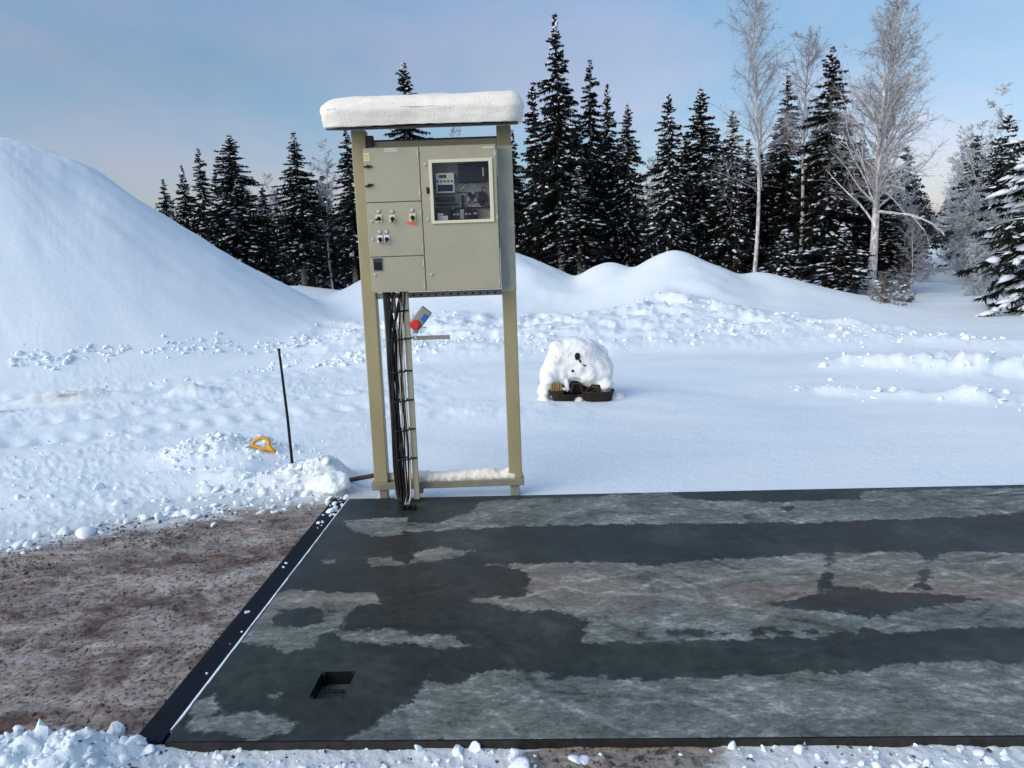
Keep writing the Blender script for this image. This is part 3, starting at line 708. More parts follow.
for k, (a0, z0) in enumerate(((.235, 2.13), (.262, 2.15), (.285, 2.125), (.270, 2.175), (.240, 2.165))):
    MB(co).box(a0, a0+.018, -.13, -.08, z0, z0+.024).build('terminal', ('greyplastic', 'blackplastic', 'galv')[k % 3], cb, .001)
def wire(pts, r, mat):
    P_ = [Vector(p) for p in pts]; out = []
    for i in range(len(P_)-1):
        p0 = P_[max(i-1, 0)]; p1 = P_[i]; p2 = P_[i+1]; p3 = P_[min(i+2, len(P_)-1)]
        for t in np.linspace(0, 1, 7)[:-1]:
            out.append(.5*((2*p1)+(p2-p0)*t+(2*p0-5*p1+4*p2-p3)*t*t+(3*p1-p0-3*p2+p3)*t**3))
    out.append(P_[-1]); return out
for pts, mm in (([(.16, -.12, 2.215), (.19, -.14, 2.24), (.23, -.14, 2.262), (.27, -.13, 2.25), (.30, -.12, 2.22)], 'white'), ([(.165, -.12, 2.20), (.20, -.14, 2.215), (.225, -.14, 2.235), (.21, -.13, 2.25)], 'white'),
               ([(.16, -.10, 2.19), (.20, -.12, 2.19), (.26, -.12, 2.185), (.31, -.12, 2.19)], 'blackplastic'), ([(.34, -.13, 2.19), (.345, -.14, 2.215), (.365, -.14, 2.215), (.372, -.13, 2.18), (.375, -.12, 2.12)], 'blackplastic'),
               ([(.33, -.12, 2.10), (.325, -.13, 2.07), (.34, -.13, 2.05), (.37, -.12, 2.03)], 'red'), ([(.25, -.12, 2.13), (.26, -.13, 2.11), (.29, -.13, 2.12), (.32, -.12, 2.12)], 'blackplastic')):
    MB(co).tube(wire(pts, 0, 0), .0028, 6).build('wire', mm, cb)

# ------------------------------------------------------------------ cable tray and cables
ct, cto = frame_root('cable_tray', .0, -.29, -.14)
tag(ct, 'vertical beige cable ladder running from the cabinet down to the deck', 'cable tray')
MB(cto).box(-.246, -.206, -.165, -.125, .015, 1.528).build('side_rail', 'beige', ct, .003)
MB(cto).box(-.385, -.372, -.150, -.125, .015, 1.528).build('side_rail', 'galv', ct, .002)
tys = (1.393, 1.196, .967, .756, .543, .327)
for wv in tys: MB(cto).box(-.372, -.246, -.140, -.128, wv-.008, wv+.008).build('rung', 'galv', ct, .001)
for wv in tys:
    t_ = MB(cto); t_.tube([(-.352, -.195, wv), (-.325, -.205, wv-.004), (-.28, -.20, wv), (-.225, -.172, wv+.004), (-.205, -.166, wv+.003)], .0055, 6)
    t_.build('cable_tie', 'cable', ct)
MB(cto).box(-.205, -.188, -.15, -.135, 1.193, 1.208).build('clip', 'galv', ct)
cspec = [(-.372, .0085, 'cable'), (-.356, .0095, 'cable'), (-.341, .0085, 'cable'), (-.364, .008, 'cable'), (-.330, .0075, 'cable'), (-.319, .007, 'cable'), (-.306, .0055, 'cable_pink'), (-.296, .0065, 'cable_white'),
         (-.286, .006, 'cable'), (-.276, .0065, 'cable_white'), (-.266, .006, 'cable'), (-.256, .006, 'cable_white'), (-.348, .007, 'cable'), (-.311, .006, 'cable')]
for k, (u, r_, mm) in enumerate(cspec):
    n_ = -.155-.012*(k % 3)-(.01 if k == 3 else 0); pts = []
    top_u = u if mm == 'cable' and k < 4 else u+random.uniform(-.03, .05)
    if k in (4, 9): top_u = u+.085 if k == 4 else u+.03
    pts.append((top_u, -.16, 1.545)); pts.append((top_u+(u-top_u)*.25, n_, 1.44)); pts.append((u+.004, n_, 1.22))
    for wv in (1.0, .8, .6, .4, .22): pts.append((u+random.uniform(-.006, .006), n_+random.uniform(-.004, .004), wv))
    pts.append((u*.85-.045+random.uniform(-.006, .006), n_-.005, .07)); pts.append((u*.7-.095, n_-.03, .015)); pts.append((u*.6-.12, n_-.11, .009+.0*k))
    o = MB((u, n_, .005)).tube(wire(pts, 0, 0), r_, 8).build('cable', mm, None, 0, True)
    o.location = P0 + Matrix.Rotation(YAW, 3, 'Z') @ Vector((u, n_, .005)); o.rotation_euler = (0, 0, YAW)
    if mm == 'cable': tag(o, 'black cable strapped to the tray between cabinet and deck', 'cable', 'black cables on the tray')
    elif mm == 'cable_pink': tag(o, 'faded pink cable strapped to the tray among black ones', 'cable', 'pink cables on the tray')
    else: tag(o, 'pale grey white cable strapped to the tray beside its rail', 'cable', 'pale cables on the tray')
# looping slack cables under the cabinet
for k, (a_, b_, c_) in enumerate((((-.30, -.17, 1.535), (-.325, -.20, 1.42), (-.345, -.19, 1.25)), ((-.25, -.16, 1.535), (-.285, -.215, 1.40), (-.335, -.20, 1.16)), ((-.33, -.17, 1.535), (-.31, -.20, 1.44), (-.33, -.19, 1.33)))):
    o = MB(c_).tube(wire([a_, b_, c_, (c_[0]-.004, c_[1]+.01, c_[2]-.15)], 0, 0), .006, 8).build('cable', 'cable', None, 0, True)
    o.location = P0 + Matrix.Rotation(YAW, 3, 'Z') @ Vector(c_); o.rotation_euler = (0, 0, YAW)
    tag(o, 'slack black cable bowing out just under the cabinet floor', 'cable', 'slack cables under the cabinet')
# cable gland on the deck
gl, glo = frame_root('cable_clamp', .001, -.255, -.33)
tag(gl, 'small black cable clamp with two lugs on the deck at the foot of the tray', 'cable clamp')
MB(glo).box(-.31, -.21, -.36, -.30, .001, .012).build('base_plate', 'blackplastic', gl, .002)
for u in (-.30, -.262, -.222): MB(glo).box(u-.007, u+.007, -.375, -.345, .012, .030).build('lug', 'blackplastic', gl, .002)
MB(glo).tube([(-.31, -.33, .022), (-.21, -.33, .022)], .011, 10).build('clamp_bar', 'blackplastic', gl)

# plug socket hanging beside the tray
ps, pso = frame_root('power_socket', 1.25, -.15, -.15)
tag(ps, 'grey tilted power inlet box with red and blue caps beside the cable tray', 'power socket')
rot = Matrix.Rotation(R(40), 3, 'Y'); c = (-.128, -.17, 1.335)
MB(pso).box(c[0]-.044, c[0]+.042, -.20, -.14, c[2]-.066, c[2]+.082, rot, c).build('housing', 'greyplastic', ps, .008)
MB(pso).tube([(-.160, -.19, 1.300), (-.163, -.225, 1.298), (-.163, -.230, 1.298)], [.034, .034, .028], 18).build('red_cap', 'red', ps)
MB(pso).box(-.117, -.072, -.222, -.2005, 1.322, 1.366, rot, (-.095, -.2, 1.343)).build('blue_cap', 'blue', ps, .006)
MB(pso).box(-.178, -.142, -.195, -.15, 1.235, 1.285, Matrix.Rotation(R(20), 3, 'Y'), (-.16, -.17, 1.26)).build('inlet', 'greyplastic', ps, .005)
MB(pso).tube([(-.135, -.205, 1.285), (-.085, -.205, 1.275)], .003, 6).build('lever_or_hole', 'red', ps)
MB(pso).tube([(-.206, -.15, 1.300), (-.17, -.16, 1.300)], .005, 6).build('arm', 'blackplastic', ps)
# bar
br = MB().box(-.190, .073, -.160, -.135, 1.184, 1.212); o = br.build('mounting_bar', 'galv', None, .002)
o.location = P0; o.rotation_euler = (0, 0, YAW); tag(o, 'short horizontal galvanised bar sticking out right of the cable tray', 'bar')
# keep the cable loop by the clip
o = MB((-.18, -.16, 1.16)).tube(wire([(-.19, -.15, 1.24), (-.165, -.165, 1.20), (-.17, -.165, 1.15), (-.195, -.16, 1.145), (-.203, -.155, 1.19)], 0, 0), .0035, 6).build('wire_loop', 'white', None)
o.location = P0 + Matrix.Rotation(YAW, 3, 'Z') @ Vector((-.18, -.16, 1.16)); o.rotation_euler = (0, 0, YAW)
tag(o, 'thin white wire loop dangling where the bar meets the cable tray', 'wire loop')
# rusty pipe to the left of the stand
q0 = Vector((-1.60, 5.86, .02)); q1 = Vector((-1.28, 5.62, .135))
o = MB(q0).tube([q0, q0.lerp(q1, .5), q1], .018, 12).build('rusty_pipe', 'rust', None, 0, False); o.location = q0
tag(o, 'short rusty brown pipe slanting from the snow heap to the left post', 'pipe')
# frosted stub post in the snow heap at deck corner
sp_ = empty('stub_post', (-1.60, 5.66, -.05)); tag(sp_, 'frost covered grey stub post with a snow cap at the far deck corner', 'post')
MB().tube([(0, 0, 0), (0, 0, .14)], .055, 20).build('shaft', 'concrete', sp_, .004)
o = MB().blob((-.05, .02, .09), (.13, .10, .10), 3, .22, 2, 3).blob((-.16, .10, .05), (.14, .10, .09), 3, .22, 2, 4).build('snow_lump', 'snow', None, 0, True); o.location = sp_.location; remesh(o, .01, 8); roughen(o, .06, .04)
tag(o, 'rounded snow lump covering the frosted stub post at the deck corner', 'snow lump')

# stake and shovel
s0 = Vector((-2.285, 6.59, -.05)); s1 = s0 + Vector((-.03, 0, 1.05))
ms = empty('marker_stake', s0); tag(ms, 'thin black marker stake standing upright in the snow', 'marker stake')
MB(s0).tube([s0, s0.lerp(s1, .4)+Vector((.006, 0, 0)), s1], [.014, .013, .011], 8).build('rod', 'stake', ms)
MB(s0).box(s1.x-.013, s1.x+.013, s1.y-.013, s1.y+.013, s1.z, s1.z+.008).build('cap', 'stake', ms, .002)
sc_ = on_ground(266, 447, .06); sh = empty('shovel', (sc_.x+.1, sc_.y, -.02)); so2 = Vector(sh.location)
tag(sh, 'yellow D-handle of a shovel sticking out of the snow beside the black stake', 'shovel')
ux = Vector((1, 0, 0)); uz = Vector((0, .25, 1)).normalized(); ctr = Vector((sc_.x, sc_.y, .08))
Pt = lambda a, b: ctr + ux*a*.0093 + uz*b*.0093      # pixel-like local units, about 9 mm
loop = [Pt(a, b) for a, b in ((-14, 1), (-9, 6), (-2, 7), (3, 4), (3, -1), (5, -5), (-1, -4), (-7, -3), (-12, -1))]
def closed(pts):
    out = []; n = len(pts)
    for i in range(n):
        p0, p1, p2, p3 = pts[i-1], pts[i], pts[(i+1) % n], pts[(i+2) % n]
        for t in (0, .33, .66): out.append(.5*((2*p1)+(p2-p0)*t+(2*p0-5*p1+4*p2-p3)*t*t+(3*p1-p0-3*p2+p3)*t**3))
    return out
MB(so2).tube(closed(loop), .018, 10, closed=True).build('grip', 'shovel', sh, 0, True)
MB(so2).tube([Pt(2, -1), Pt(7, -6), Pt(13, -12)], [.026, .024, .017], 10).build('neck', 'shovel', sh, 0, True)
MB(so2).tube([Pt(12, -11), Pt(15, -13), Pt(24, -19)], [.017, .013, .013], 10).build('shaft', 'stake', sh, 0, True)

# ------------------------------------------------------------------ snow-buried machine
mc = on_ground(580, 400, -.03); mcl = Vector((mc.x-.005, mc.y+.08, tz(mc.x, mc.y+.08)-.025))
K = .00162
mach = empty('snow_buried_machine', mcl, YAW); tag(mach, 'small dark rusty machine almost buried under a heap of snow', 'machine')
Q = lambda zx, zy, n=0: (K*(zx-500), n, K*(600-zy)+.0)
def pan(zx0, zx1, zyt, zyb, n0, dep, nm='pan'):
    mb = MB(); a = Q(zx0, zyt); b = Q(zx1, zyb); cxm = (a[0]+b[0])/2; hw = (b[0]-a[0])/2; N_ = 20
    pr = [(1.0, a[2]), (1.03, a[2]-.008), (.97, a[2]-.02), (.88, (a[2]+b[2])/2), (.78, b[2]), (0.01, b[2]-.004)]
    rings = [[mb.bm.verts.new((cxm+hw*s*math.copysign(abs(math.cos(t))**.6, math.cos(t)), n0+dep*s*math.copysign(abs(math.sin(t))**.6, math.sin(t)), zz)) for t in [2*math.pi*k/N_ for k in range(N_)]] for s, zz in pr]
    for i in range(len(rings)-1):
        for k in range(N_): mb.bm.faces.new((rings[i][k], rings[i][(k+1) % N_], rings[i+1][(k+1) % N_], rings[i+1][k]))
    return mb.build(nm, 'rustdark', mach, 0, True)
pan(285, 460, 522, 618, -.12, .14); pan(512, 750, 508, 628, -.12, .16)
MB().box(*[Q(290, 0)[0], Q(740, 0)[0]], -.18, -.15, *[Q(0, 555)[2], Q(0, 535)[2]]).build('cross_bar', 'rust', mach, .004)
for (a, b) in (((520, 535), (590, 470)), ((590, 470), (665, 480)), ((560, 530), (640, 490)), ((620, 535), (665, 470)), ((430, 520), (450, 450)), ((450, 450), (505, 460)), ((505, 455), (520, 530))):
    MB().tube([Q(*a, -.17), Q(*b, -.15)], .013, 8).build('bracket_or_block', 'rust', mach)
MB().box(Q(430, 0)[0], Q(510, 0)[0], -.12, -.02, Q(0, 530)[2], Q(0, 455)[2]).build('engine_block', 'darkhole', mach, .01)
for k in range(5): MB().tube([Q(285+k*17, 500, -.19), Q(292+k*17, 450-(k % 2)*14, -.17)], .011, 7).build('hose', 'ochre', mach)
MB().box(Q(270, 0)[0], Q(375, 0)[0], -.20, -.08, Q(0, 535)[2], Q(0, 500)[2]).build('tray', 'rust', mach, .006)
MB().box(Q(440, 0)[0], Q(620, 0)[0], -.08, .1, Q(0, 560)[2], Q(0, 330)[2]).build('housing', 'darkhole', mach, .01)
def pblob(mb, zx, zy, n, rx, ry, rz, s): mb.blob(Q(zx, zy, n), (rx*K, ry, rz*K), 3, .16, 1.8, s)
mb = MB()
for s, (zx, zy, n, rx, ry, rz) in enumerate(((510, 350, .12, 205, .26, 195), (400, 330, .06, 135, .2, 165), (620, 400, .12, 150, .26, 180), (300, 420, .04, 95, .18, 120), (500, 290, .10, 190, .22, 150), (400, 250, .05, 120, .17, 105), (500, 240, .14, 150, .16, 95), (590, 290, .16, 130, .20, 130), (640, 380, .12, 115, .22, 125), (330, 300, .02, 80, .15, 90),
        (275, 425, -.05, 68, .15, 75), (380, 400, -.02, 45, .12, 100), (405, 470, -.13, 18, .035, 55), (570, 400, -.06, 65, .12, 90), (530, 420, -.10, 30, .06, 60), (690, 480, -.02, 65, .18, 60), (240, 520, .02, 55, .14, 55),
        (480, 330, .12, 120, .12, 120), (470, 400, .02, 60, .07, 60), (560, 200, .1, 90, .15, 55), (350, 210, .08, 65, .15, 58), (700, 560, -.10, 40, .09, 45), (485, 590, -.17, 42, .06, 40), (760, 590, .0, 90, .2, 50), (235, 590, -.05, 60, .12, 30))):
    pblob(mb, zx, zy, n, rx, ry, rz, s)
o = mb.build('snow_heap', 'machine_snow', None, 0, True); remesh(o, .012, 22); o.location = mcl; roughen(o, .16, .045); roughen(o, .04, .006); o.rotation_euler = (0, 0, YAW)
tag(o, 'lumpy heap of snow draped over the small rusty machine', 'snow heap')
mb = MB()
mb.blob(Q(485, 262, -.13), (.032, .03, .045), 2, .35, 2, 3); mb.blob(Q(505, 300, -.12), (.022, .03, .03), 2, .3, 2, 4); mb.tube([Q(495, 280, -.135), Q(515, 315, -.15), Q(545, 325, -.15)], .010, 6); mb.blob(Q(450, 362, -.115), (.02, .03, .02), 2, .2, 2, 5)
mb.build('lever_or_hole', 'darkhole', mach, 0, True)  # black blobs added to imitate the shade inside holes in the snow heap

# ------------------------------------------------------------------ scattered snow clods and gravel
def ico(sub):
    bm = bmesh.new(); bmesh.ops.create_icosphere(bm, subdivisions=sub, radius=1)
    v = np.array([q.co[:] for q in bm.verts]); f = np.array([[w_.index for w_ in q.verts] for q in bm.faces]); bm.free(); return v, f
def scatter(pts, sizes, sub, flat=.7, amp=.35, sink=.3):
    v0, f0 = ico(sub); n = len(pts); m = len(v0)
    sc = sizes[:, None]*rng.uniform(.6, 1.35, (n, 3)); sc[:, 2] *= flat
    nz = 1+amp*(rng.random((n, m))-.5)*2
    T_ = []
    for q in range(12):
        w_ = v0.copy()
        for j in range(7):
            nn = rng.normal(size=3); nn /= np.linalg.norm(nn); d_ = rng.uniform(.35, .8)
            w_ = w_-np.maximum(0, w_@nn-d_)[:, None]*nn
        T_.append(w_*1.25)
    T_ = np.array(T_)[rng.integers(0, 12, n)]
    v = T_*nz[..., None]*sc[:, None, :]
    an = rng.uniform(0, 6.28, n); c, s = np.cos(an)[:, None], np.sin(an)[:, None]
    x = v[..., 0]*c-v[..., 1]*s; y = v[..., 0]*s+v[..., 1]*c; z = v[..., 2]
    tl = rng.uniform(-.5, .5, n)[:, None]; z = z+x*tl
    V = np.stack([x, y, z], -1)+pts[:, None, :]; V[..., 2] += (sizes*(flat-sink))[:, None]*.5
    F = (f0[None]+(np.arange(n)*m)[:, None, None]).reshape(-1, 3)
    return V.reshape(-1, 3), F
def pick(n, x0, x1, y0, y1, mask):
    out = []
    while sum(map(len, out)) < n:
        x = rng.uniform(x0, x1, n*3); y = rng.uniform(y0, y1, n*3)
        k = rng.random(n*3) < mask(x, y); out.append(np.stack([x[k], y[k]], -1))
    p = np.concatenate(out)[:n]; return np.column_stack([p, terr(p[:, 0], p[:, 1])])
A, S_ = [], []
p = pick(480, -8, -1.7, 5.0, 11.5, lambda x, y: track_mask(x, y)*sm(-.05, .35, fbm(x*.7, y*.7, 201, 4))*np.where(y > 9, .35, 1)); A.append(p); S_.append(rng.gamma(2, .0045, len(p)))
p = pick(480, -3.6, -1.7, 5.6, 7.4, lambda x, y: np.exp(-(((x+3.1)/.6)**2+((y-6.95)/.4)**2))+np.exp(-(((x+2.1)/.5)**2+((y-5.9)/.25)**2))); A.append(p); S_.append(rng.gamma(2, .0075, len(p)))
p = pick(700, -5, 9.2, 12.6, 18.5, lambda x, y: berm_mask(x, y)*sm(-.2, .4, fbm(x*.9, y*.9, 203, 4))); A.append(p); S_.append(rng.gamma(2, .011, len(p)))
def ridge(x, y):
    m = 0
    for (ax, ay, bx, by) in ((4.3, 11.0, 5.4, 10.2), (5.4, 10.3, 9.5, 8.4), (3.2, 9.35, 4.7, 8.5), (4.7, 8.5, 8.5, 7.1)):
        m = m + np.exp(-(seg(x, y, ax, ay, bx, by)[0]/.3)**2)
    return np.clip(m, 0, 1)
p = pick(260, 3, 9, 7, 11.5, ridge); A.append(p); S_.append(rng.gamma(2, .010, len(p)))
p = pick(800, -2.6, 1.9, 2.32, 2.585, lambda x, y: np.where(x < -1.5, 1, .35)*np.where(abs(x-.27) < .3, .1, 1)); A.append(p); S_.append(rng.gamma(2, .0040, len(p)))
p = pick(80, -1.6, -1.5, 2.65, 5.5, lambda x, y: sm(4.7, 5.5, y)*.9+.03); p[:, 2] = -.010; A.append(p); S_.append(rng.gamma(2, .0042, len(p)))
p = pick(180, -4.4, -1.6, 4.5, 5.8, lambda x, y: np.exp(-((y-dirt_edge(x))/.25)**2)); A.append(p); S_.append(rng.gamma(2, .008, len(p)))
for (ax_, ay_, bx_, by_, n_) in ((-8.6, 12.3, -4.0, 15.6, 420), (-6.8, 11.6, -2.4, 13.6, 200)):
    p = pick(n_, -9, -2, 11, 16.5, lambda x, y: np.exp(-((seg(x, y, ax_, ay_, bx_, by_)[0])/.28)**2)*sm(-.2, .2, fbm(x*1.2, y, 207, 3))); A.append(p); S_.append(rng.gamma(2, .013, len(p)))
pts = np.concatenate(A); szs = np.clip(np.concatenate(S_), .003, .055)
V, F = scatter(pts, szs, 2, .75, .05, .5)
o = link('snow_clods', np_mesh('snow_clods', V, F), 'snow'); tag(o, 'countless broken clods of snow scattered over the yard', 'snow', kind='stuff')
p = pick(7500, -5.0, -1.62, 2.62, 5.7, lambda x, y: (y < dirt_edge(x)+.05)*(.12+sm(-.1, .4, fbm(x*1.2, y*1.6, 205, 4))))
p2 = pick(260, -2, 2.0, 2.40, 2.585, lambda x, y: 1+0*x); p = np.concatenate([p, p2])
V, F = scatter(p, np.clip(rng.gamma(2, .0017, len(p)), .0012, .010), 1, .7, .4, .2)
o = link('gravel', np_mesh('gravel', V, F), 'stone'); tag(o, 'small dark stones frozen into the brown packed ice', 'gravel', kind='stuff')
# single blocks of ice along the front edge
def chunk(px, py, s, lab, seed, warm=False):
    q = on_ground(px, py, -.02); mb = MB()
    mb.blob((0, 0, 0), s, 2, .5, 1.3, seed); o = mb.build('ice_chunk', 'snow' if not warm else 'sunlitsnow', None, 0, False)
    o.location = (q.x, q.y, tz(q.x, q.y)+s[2]*.15); o.rotation_euler = (.2, .3*seed, seed); tag(o, lab, 'ice chunk', 'ice chunks along the front edge of the deck'); return o
chunk(458, 748, (.030, .020, .022), 'white block of snow lying against the front edge of the deck', 11)
chunk(476, 746, (.022, .016, .026), 'upright pointed white ice chunk beside a wider block at the deck front', 12)
chunk(516, 752, (.032, .02, .026), 'greyish crusty ice chunk by itself below the deck front edge', 13)
chunk(805, 741, (.016, .012, .012), 'small white ice chunk against the front edge, right of the wet patch', 14)
chunk(115, 733, (.05, .035, .035), 'big rounded snow chunk at the near end of the rubber strip', 15)
chunk(45, 747, (.06, .04, .04), 'broad snow lump at the edge of the brown ice', 16)

# ------------------------------------------------------------------ trees
def tris_from(base, dirv, wid, lng):
    """thin triangles: base points, unit directions, width vectors, lengths"""
    n = len(base); V = np.empty((n, 3, 3)); V[:, 0] = base-wid; V[:, 1] = base+wid; V[:, 2] = base+dirv*lng[:, None]
    return V.reshape(-1, 3), np.arange(n*3).reshape(n, 3)
def unit(a): return a/np.maximum(np.linalg.norm(a, axis=-1, keepdims=True), 1e-9)
def tube_np(pts, rad, n=5):
    pts = np.asarray(pts, float); m = len(pts); t = unit(np.gradient(pts, axis=0)); up = np.array([.3, .9, .1])
    a = unit(np.cross(t, up)); b = np.cross(t, a); an = np.linspace(0, 2*np.pi, n, endpoint=False)
    ring = pts[:, None]+(a[:, None]*np.cos(an)[None, :, None]+b[:, None]*np.sin(an)[None, :, None])*np.asarray(rad)[:, None, None]
    i = np.arange(m*n).reshape(m, n); j = np.roll(i, -1, 1)
    F = np.stack([i[:-1], j[:-1], j[1:], i[1:]], -1).reshape(-1, 4); return ring.reshape(-1, 3), F
def merge(parts):
    Vs, Fs, o = [], [], 0
    for v, f in parts: Vs.append(v); Fs.append(f+o); o += len(v)
    return np.concatenate(Vs), np.concatenate(Fs)
def spruce(H, Rr, seed, snow=.5, dens=1.0, bare=.12, lod=1, ss=1.3, nl=4, dk=1.15):
    g_ = np.random.default_rng(seed)
    nb = int(46*H*dens); zz = H*(bare+(1-bare)*g_.random(nb)**.95); zz = np.minimum(zz, H-.16)
    sp = .34; zz = zz + (np.round(zz/sp)*sp-zz)*.22*g_.random(nb)
    az = g_.uniform(0, 2*np.pi, nb); rel = 1-zz/H
    prof = np.minimum(1, rel*1.75+.004)**.9*(.92+.10*np.sin(rel*9+seed))*(1-.30*sm(.7, 1, rel))
    lump = 1+.30*vn(az*1.3+seed*5, zz*1.1, seed)*2+.16*np.sin(az*3-zz*2.3)
    L = Rr*prof*lump*g_.uniform(.45, 1.15, nb)
    L = np.where(g_.random(nb) < .10, L*1.4, L); L = np.maximum(L, .05)
    up_ = sm(.22, .02, rel)
    droop = dk*(.25+.75*rel)*g_.uniform(.6, 1.35, nb)*(1-up_)-.35*up_; lift = droop*.42*(droop > 0)
    v0, f0 = ico(1); sn = []
    Bs, Ds, Ws, Ls, Top = [], [], [], [], []
    kw = 1.0 if lod else 1.9
    for i in range(nb):
        l = L[i]; n = max(3, int((4+l*14)*(1 if lod else .4)))
        t = np.linspace(.06, 1, n)+g_.uniform(-.03, .03, n)
        c_, s_ = math.cos(az[i]), math.sin(az[i]); rad = np.array([c_, s_, 0]); side = np.array([-s_, c_, 0])
        bend = g_.uniform(-.25, .25)
        B = rad[None]*(l*t)[:, None]+side[None]*(bend*l*t*t)[:, None]; B[:, 2] = zz[i]+l*(-droop[i]*t+lift[i]*t*t)
        for sgn in (1, -1):
            d = rad[None]*g_.uniform(.2, 1.0, (n, 1))+side[None]*sgn*g_.uniform(.35, 1, (n, 1))+np.array([0, 0, 1])[None]*g_.uniform(-1.0, -.05, (n, 1))
            d = unit(d); ll = (.17*l*(1-.4*t)+.10*min(1, .25+l/.5))*g_.uniform(.55, 1.3, n)
            wv = unit(np.cross(d, g_.normal(size=(n, 3))))*(.028+.034*g_.random((n, 1)))*kw
            Bs.append(B); Ds.append(d); Ws.append(wv); Ls.append(ll); Top.append(np.ones(n))
        for q in range(2):
            d = unit(rad[None]*.3+g_.normal(size=(n, 3))*.35+np.array([0, 0, -1.0])); ll = g_.uniform(.08, .26, n)*min(1, .25+l*.8)
            wv = unit(np.cross(d, g_.normal(size=(n, 3))))*.036*kw; Bs.append(B); Ds.append(d); Ws.append(wv); Ls.append(ll); Top.append(np.zeros(n))
        d = unit((rad+np.array([0, 0, .15]))[None]); Bs.append(B[-1:]-d*.05); Ds.append(d); Ws.append(side[None]*.026*kw); Ls.append(np.array([.16])); Top.append(np.ones(1))
        if g_.random() < snow:
            for k in range(g_.integers(1, nl)):
                tt = g_.uniform(.3, 1.0); c = rad*l*tt+side*bend*l*tt*tt+np.array([0, 0, zz[i]+l*(-droop[i]*tt+lift[i]*tt*tt)+.025])
                sl = unit(np.array([[rad[0], rad[1], -droop[i]+2*lift[i]*tt]]))[0]
                big = g_.random() < .18
                ra = g_.uniform(.04, .10)*(.5+.6*min(1.2, l))*(1.5 if big else 1)*ss; rb = ra*g_.uniform(.4, .9); rc = g_.uniform(.018, .036)*(1.4 if big else 1)*ss*.9
                q = v0*(1+.8*(g_.random((len(v0), 1))-.5)); up = np.cross(sl, side); up = up if up[2] > 0 else -up
                v = c+q[:, :1]*ra*sl+q[:, 1:2]*rb*side+q[:, 2:]*rc*up; v[:, 2] -= .6*(np.linalg.norm(q[:, :2], axis=1)**2)*rc
                sn.append((v, f0))
    Bs = np.concatenate(Bs); Ds = np.concatenate(Ds); Ws = np.concatenate(Ws); Ls = np.concatenate(Ls); Top = np.concatenate(Top)
    crown = tris_from(Bs, Ds, Ws, Ls)
    k = (g_.random(len(Bs)) < .15*snow*1.2) & (Top > 0)
    dust = tris_from(Bs[k]+[0, 0, .02], unit(Ds[k]+[0, 0, .08]), Ws[k]*.7, Ls[k]*.75)
    snowm = merge(sn+[dust]) if sn else dust
    tr = tube_np(np.stack([.03*np.sin(np.linspace(0, 3, 12)+seed), .03*np.cos(np.linspace(0, 2, 12)), np.linspace(-.3, H-.02, 12)], -1), np.linspace(.011*H+.02, .008, 12), 7)
    return crown, snowm, tr
def birch(H, seed, spread=.16, nprim=34, lean=0, tw=.006, fan=1.0, start=.3, curve=None, trad=.011, sub=(9, 6), up=.9):
    g_ = np.random.default_rng(seed)
    t = np.linspace(0, 1, 16)
    tx = lean*H*t + (.012*H*np.sin(t*6+seed)); ty = .01*H*np.cos(t*5+seed)
    if curve is not None: tx = tx+curve*H*t*t
    trunk = np.stack([tx, ty, -.3+(H+.3)*t], -1); trad_ = np.linspace(trad*H, .006, 16)
    TV = tube_np(trunk, trad_, 8)
    prim = []; tw_ = []
    def grow(p, d, l, r, n, grav):
        P_ = [p]; d = d.copy()
        for k in range(n): d = unit((d+g_.normal(size=3)*.13+np.array([0, 0, grav]))[None])[0]; P_.append(P_[-1]+d*l/n)
        return np.array(P_), d
    for i in range(nprim):
        f = start+(1-start)*g_.random()**.85; f = min(f, .985); k = f*15; a = int(k); p = trunk[a]*(1-(k-a))+trunk[min(a+1, 15)]*(k-a)
        az = g_.uniform(0, 6.283); rel = 1-(f-start)/(1-start)
        d = unit(np.array([[math.cos(az), math.sin(az), up*g_.uniform(.7, 1.6)]]))[0]
        l = spread*H*(.25+1.15*rel**.7)*g_.uniform(.65, 1.2)
        P_, d2 = grow(p, d, l, 0, 6, .03); r0 = max(.008, trad*H*.32*(1-f)+.006)
        prim.append(tube_np(P_, np.linspace(r0, .005, len(P_)), 4))
        for j in range(sub[0]):
            q = g_.uniform(.15, 1)*6; b = min(int(q), 5); pp = P_[b]*(1-(q-b))+P_[b+1]*(q-b)
            dd_ = unit((unit((P_[b+1]-P_[b])[None])[0]+g_.normal(size=3)*.6*fan)[None])[0]
            l2 = l*g_.uniform(.22, .5)*(1.15-q/9)
            P2, _ = grow(pp, dd_, l2, 0, 4, -.02*fan); tw_.append(tube_np(P2, np.linspace(tw*1.1, tw*.5, 5), 3))
            for m_ in range(sub[1]):
                b2 = g_.integers(0, 4); pp2 = P2[b2]*.5+P2[b2+1]*.5; d3 = unit((unit((P2[b2+1]-P2[b2])[None])[0]+g_.normal(size=3)*.7*fan)[None])[0]
                P3, _ = grow(pp2, d3, l2*g_.uniform(.3, .7), 0, 3, -.07*fan); tw_.append(tube_np(P3, np.linspace(tw*.8, tw*.4, 4), 3))
    return merge([TV]), merge(prim), merge(tw_)

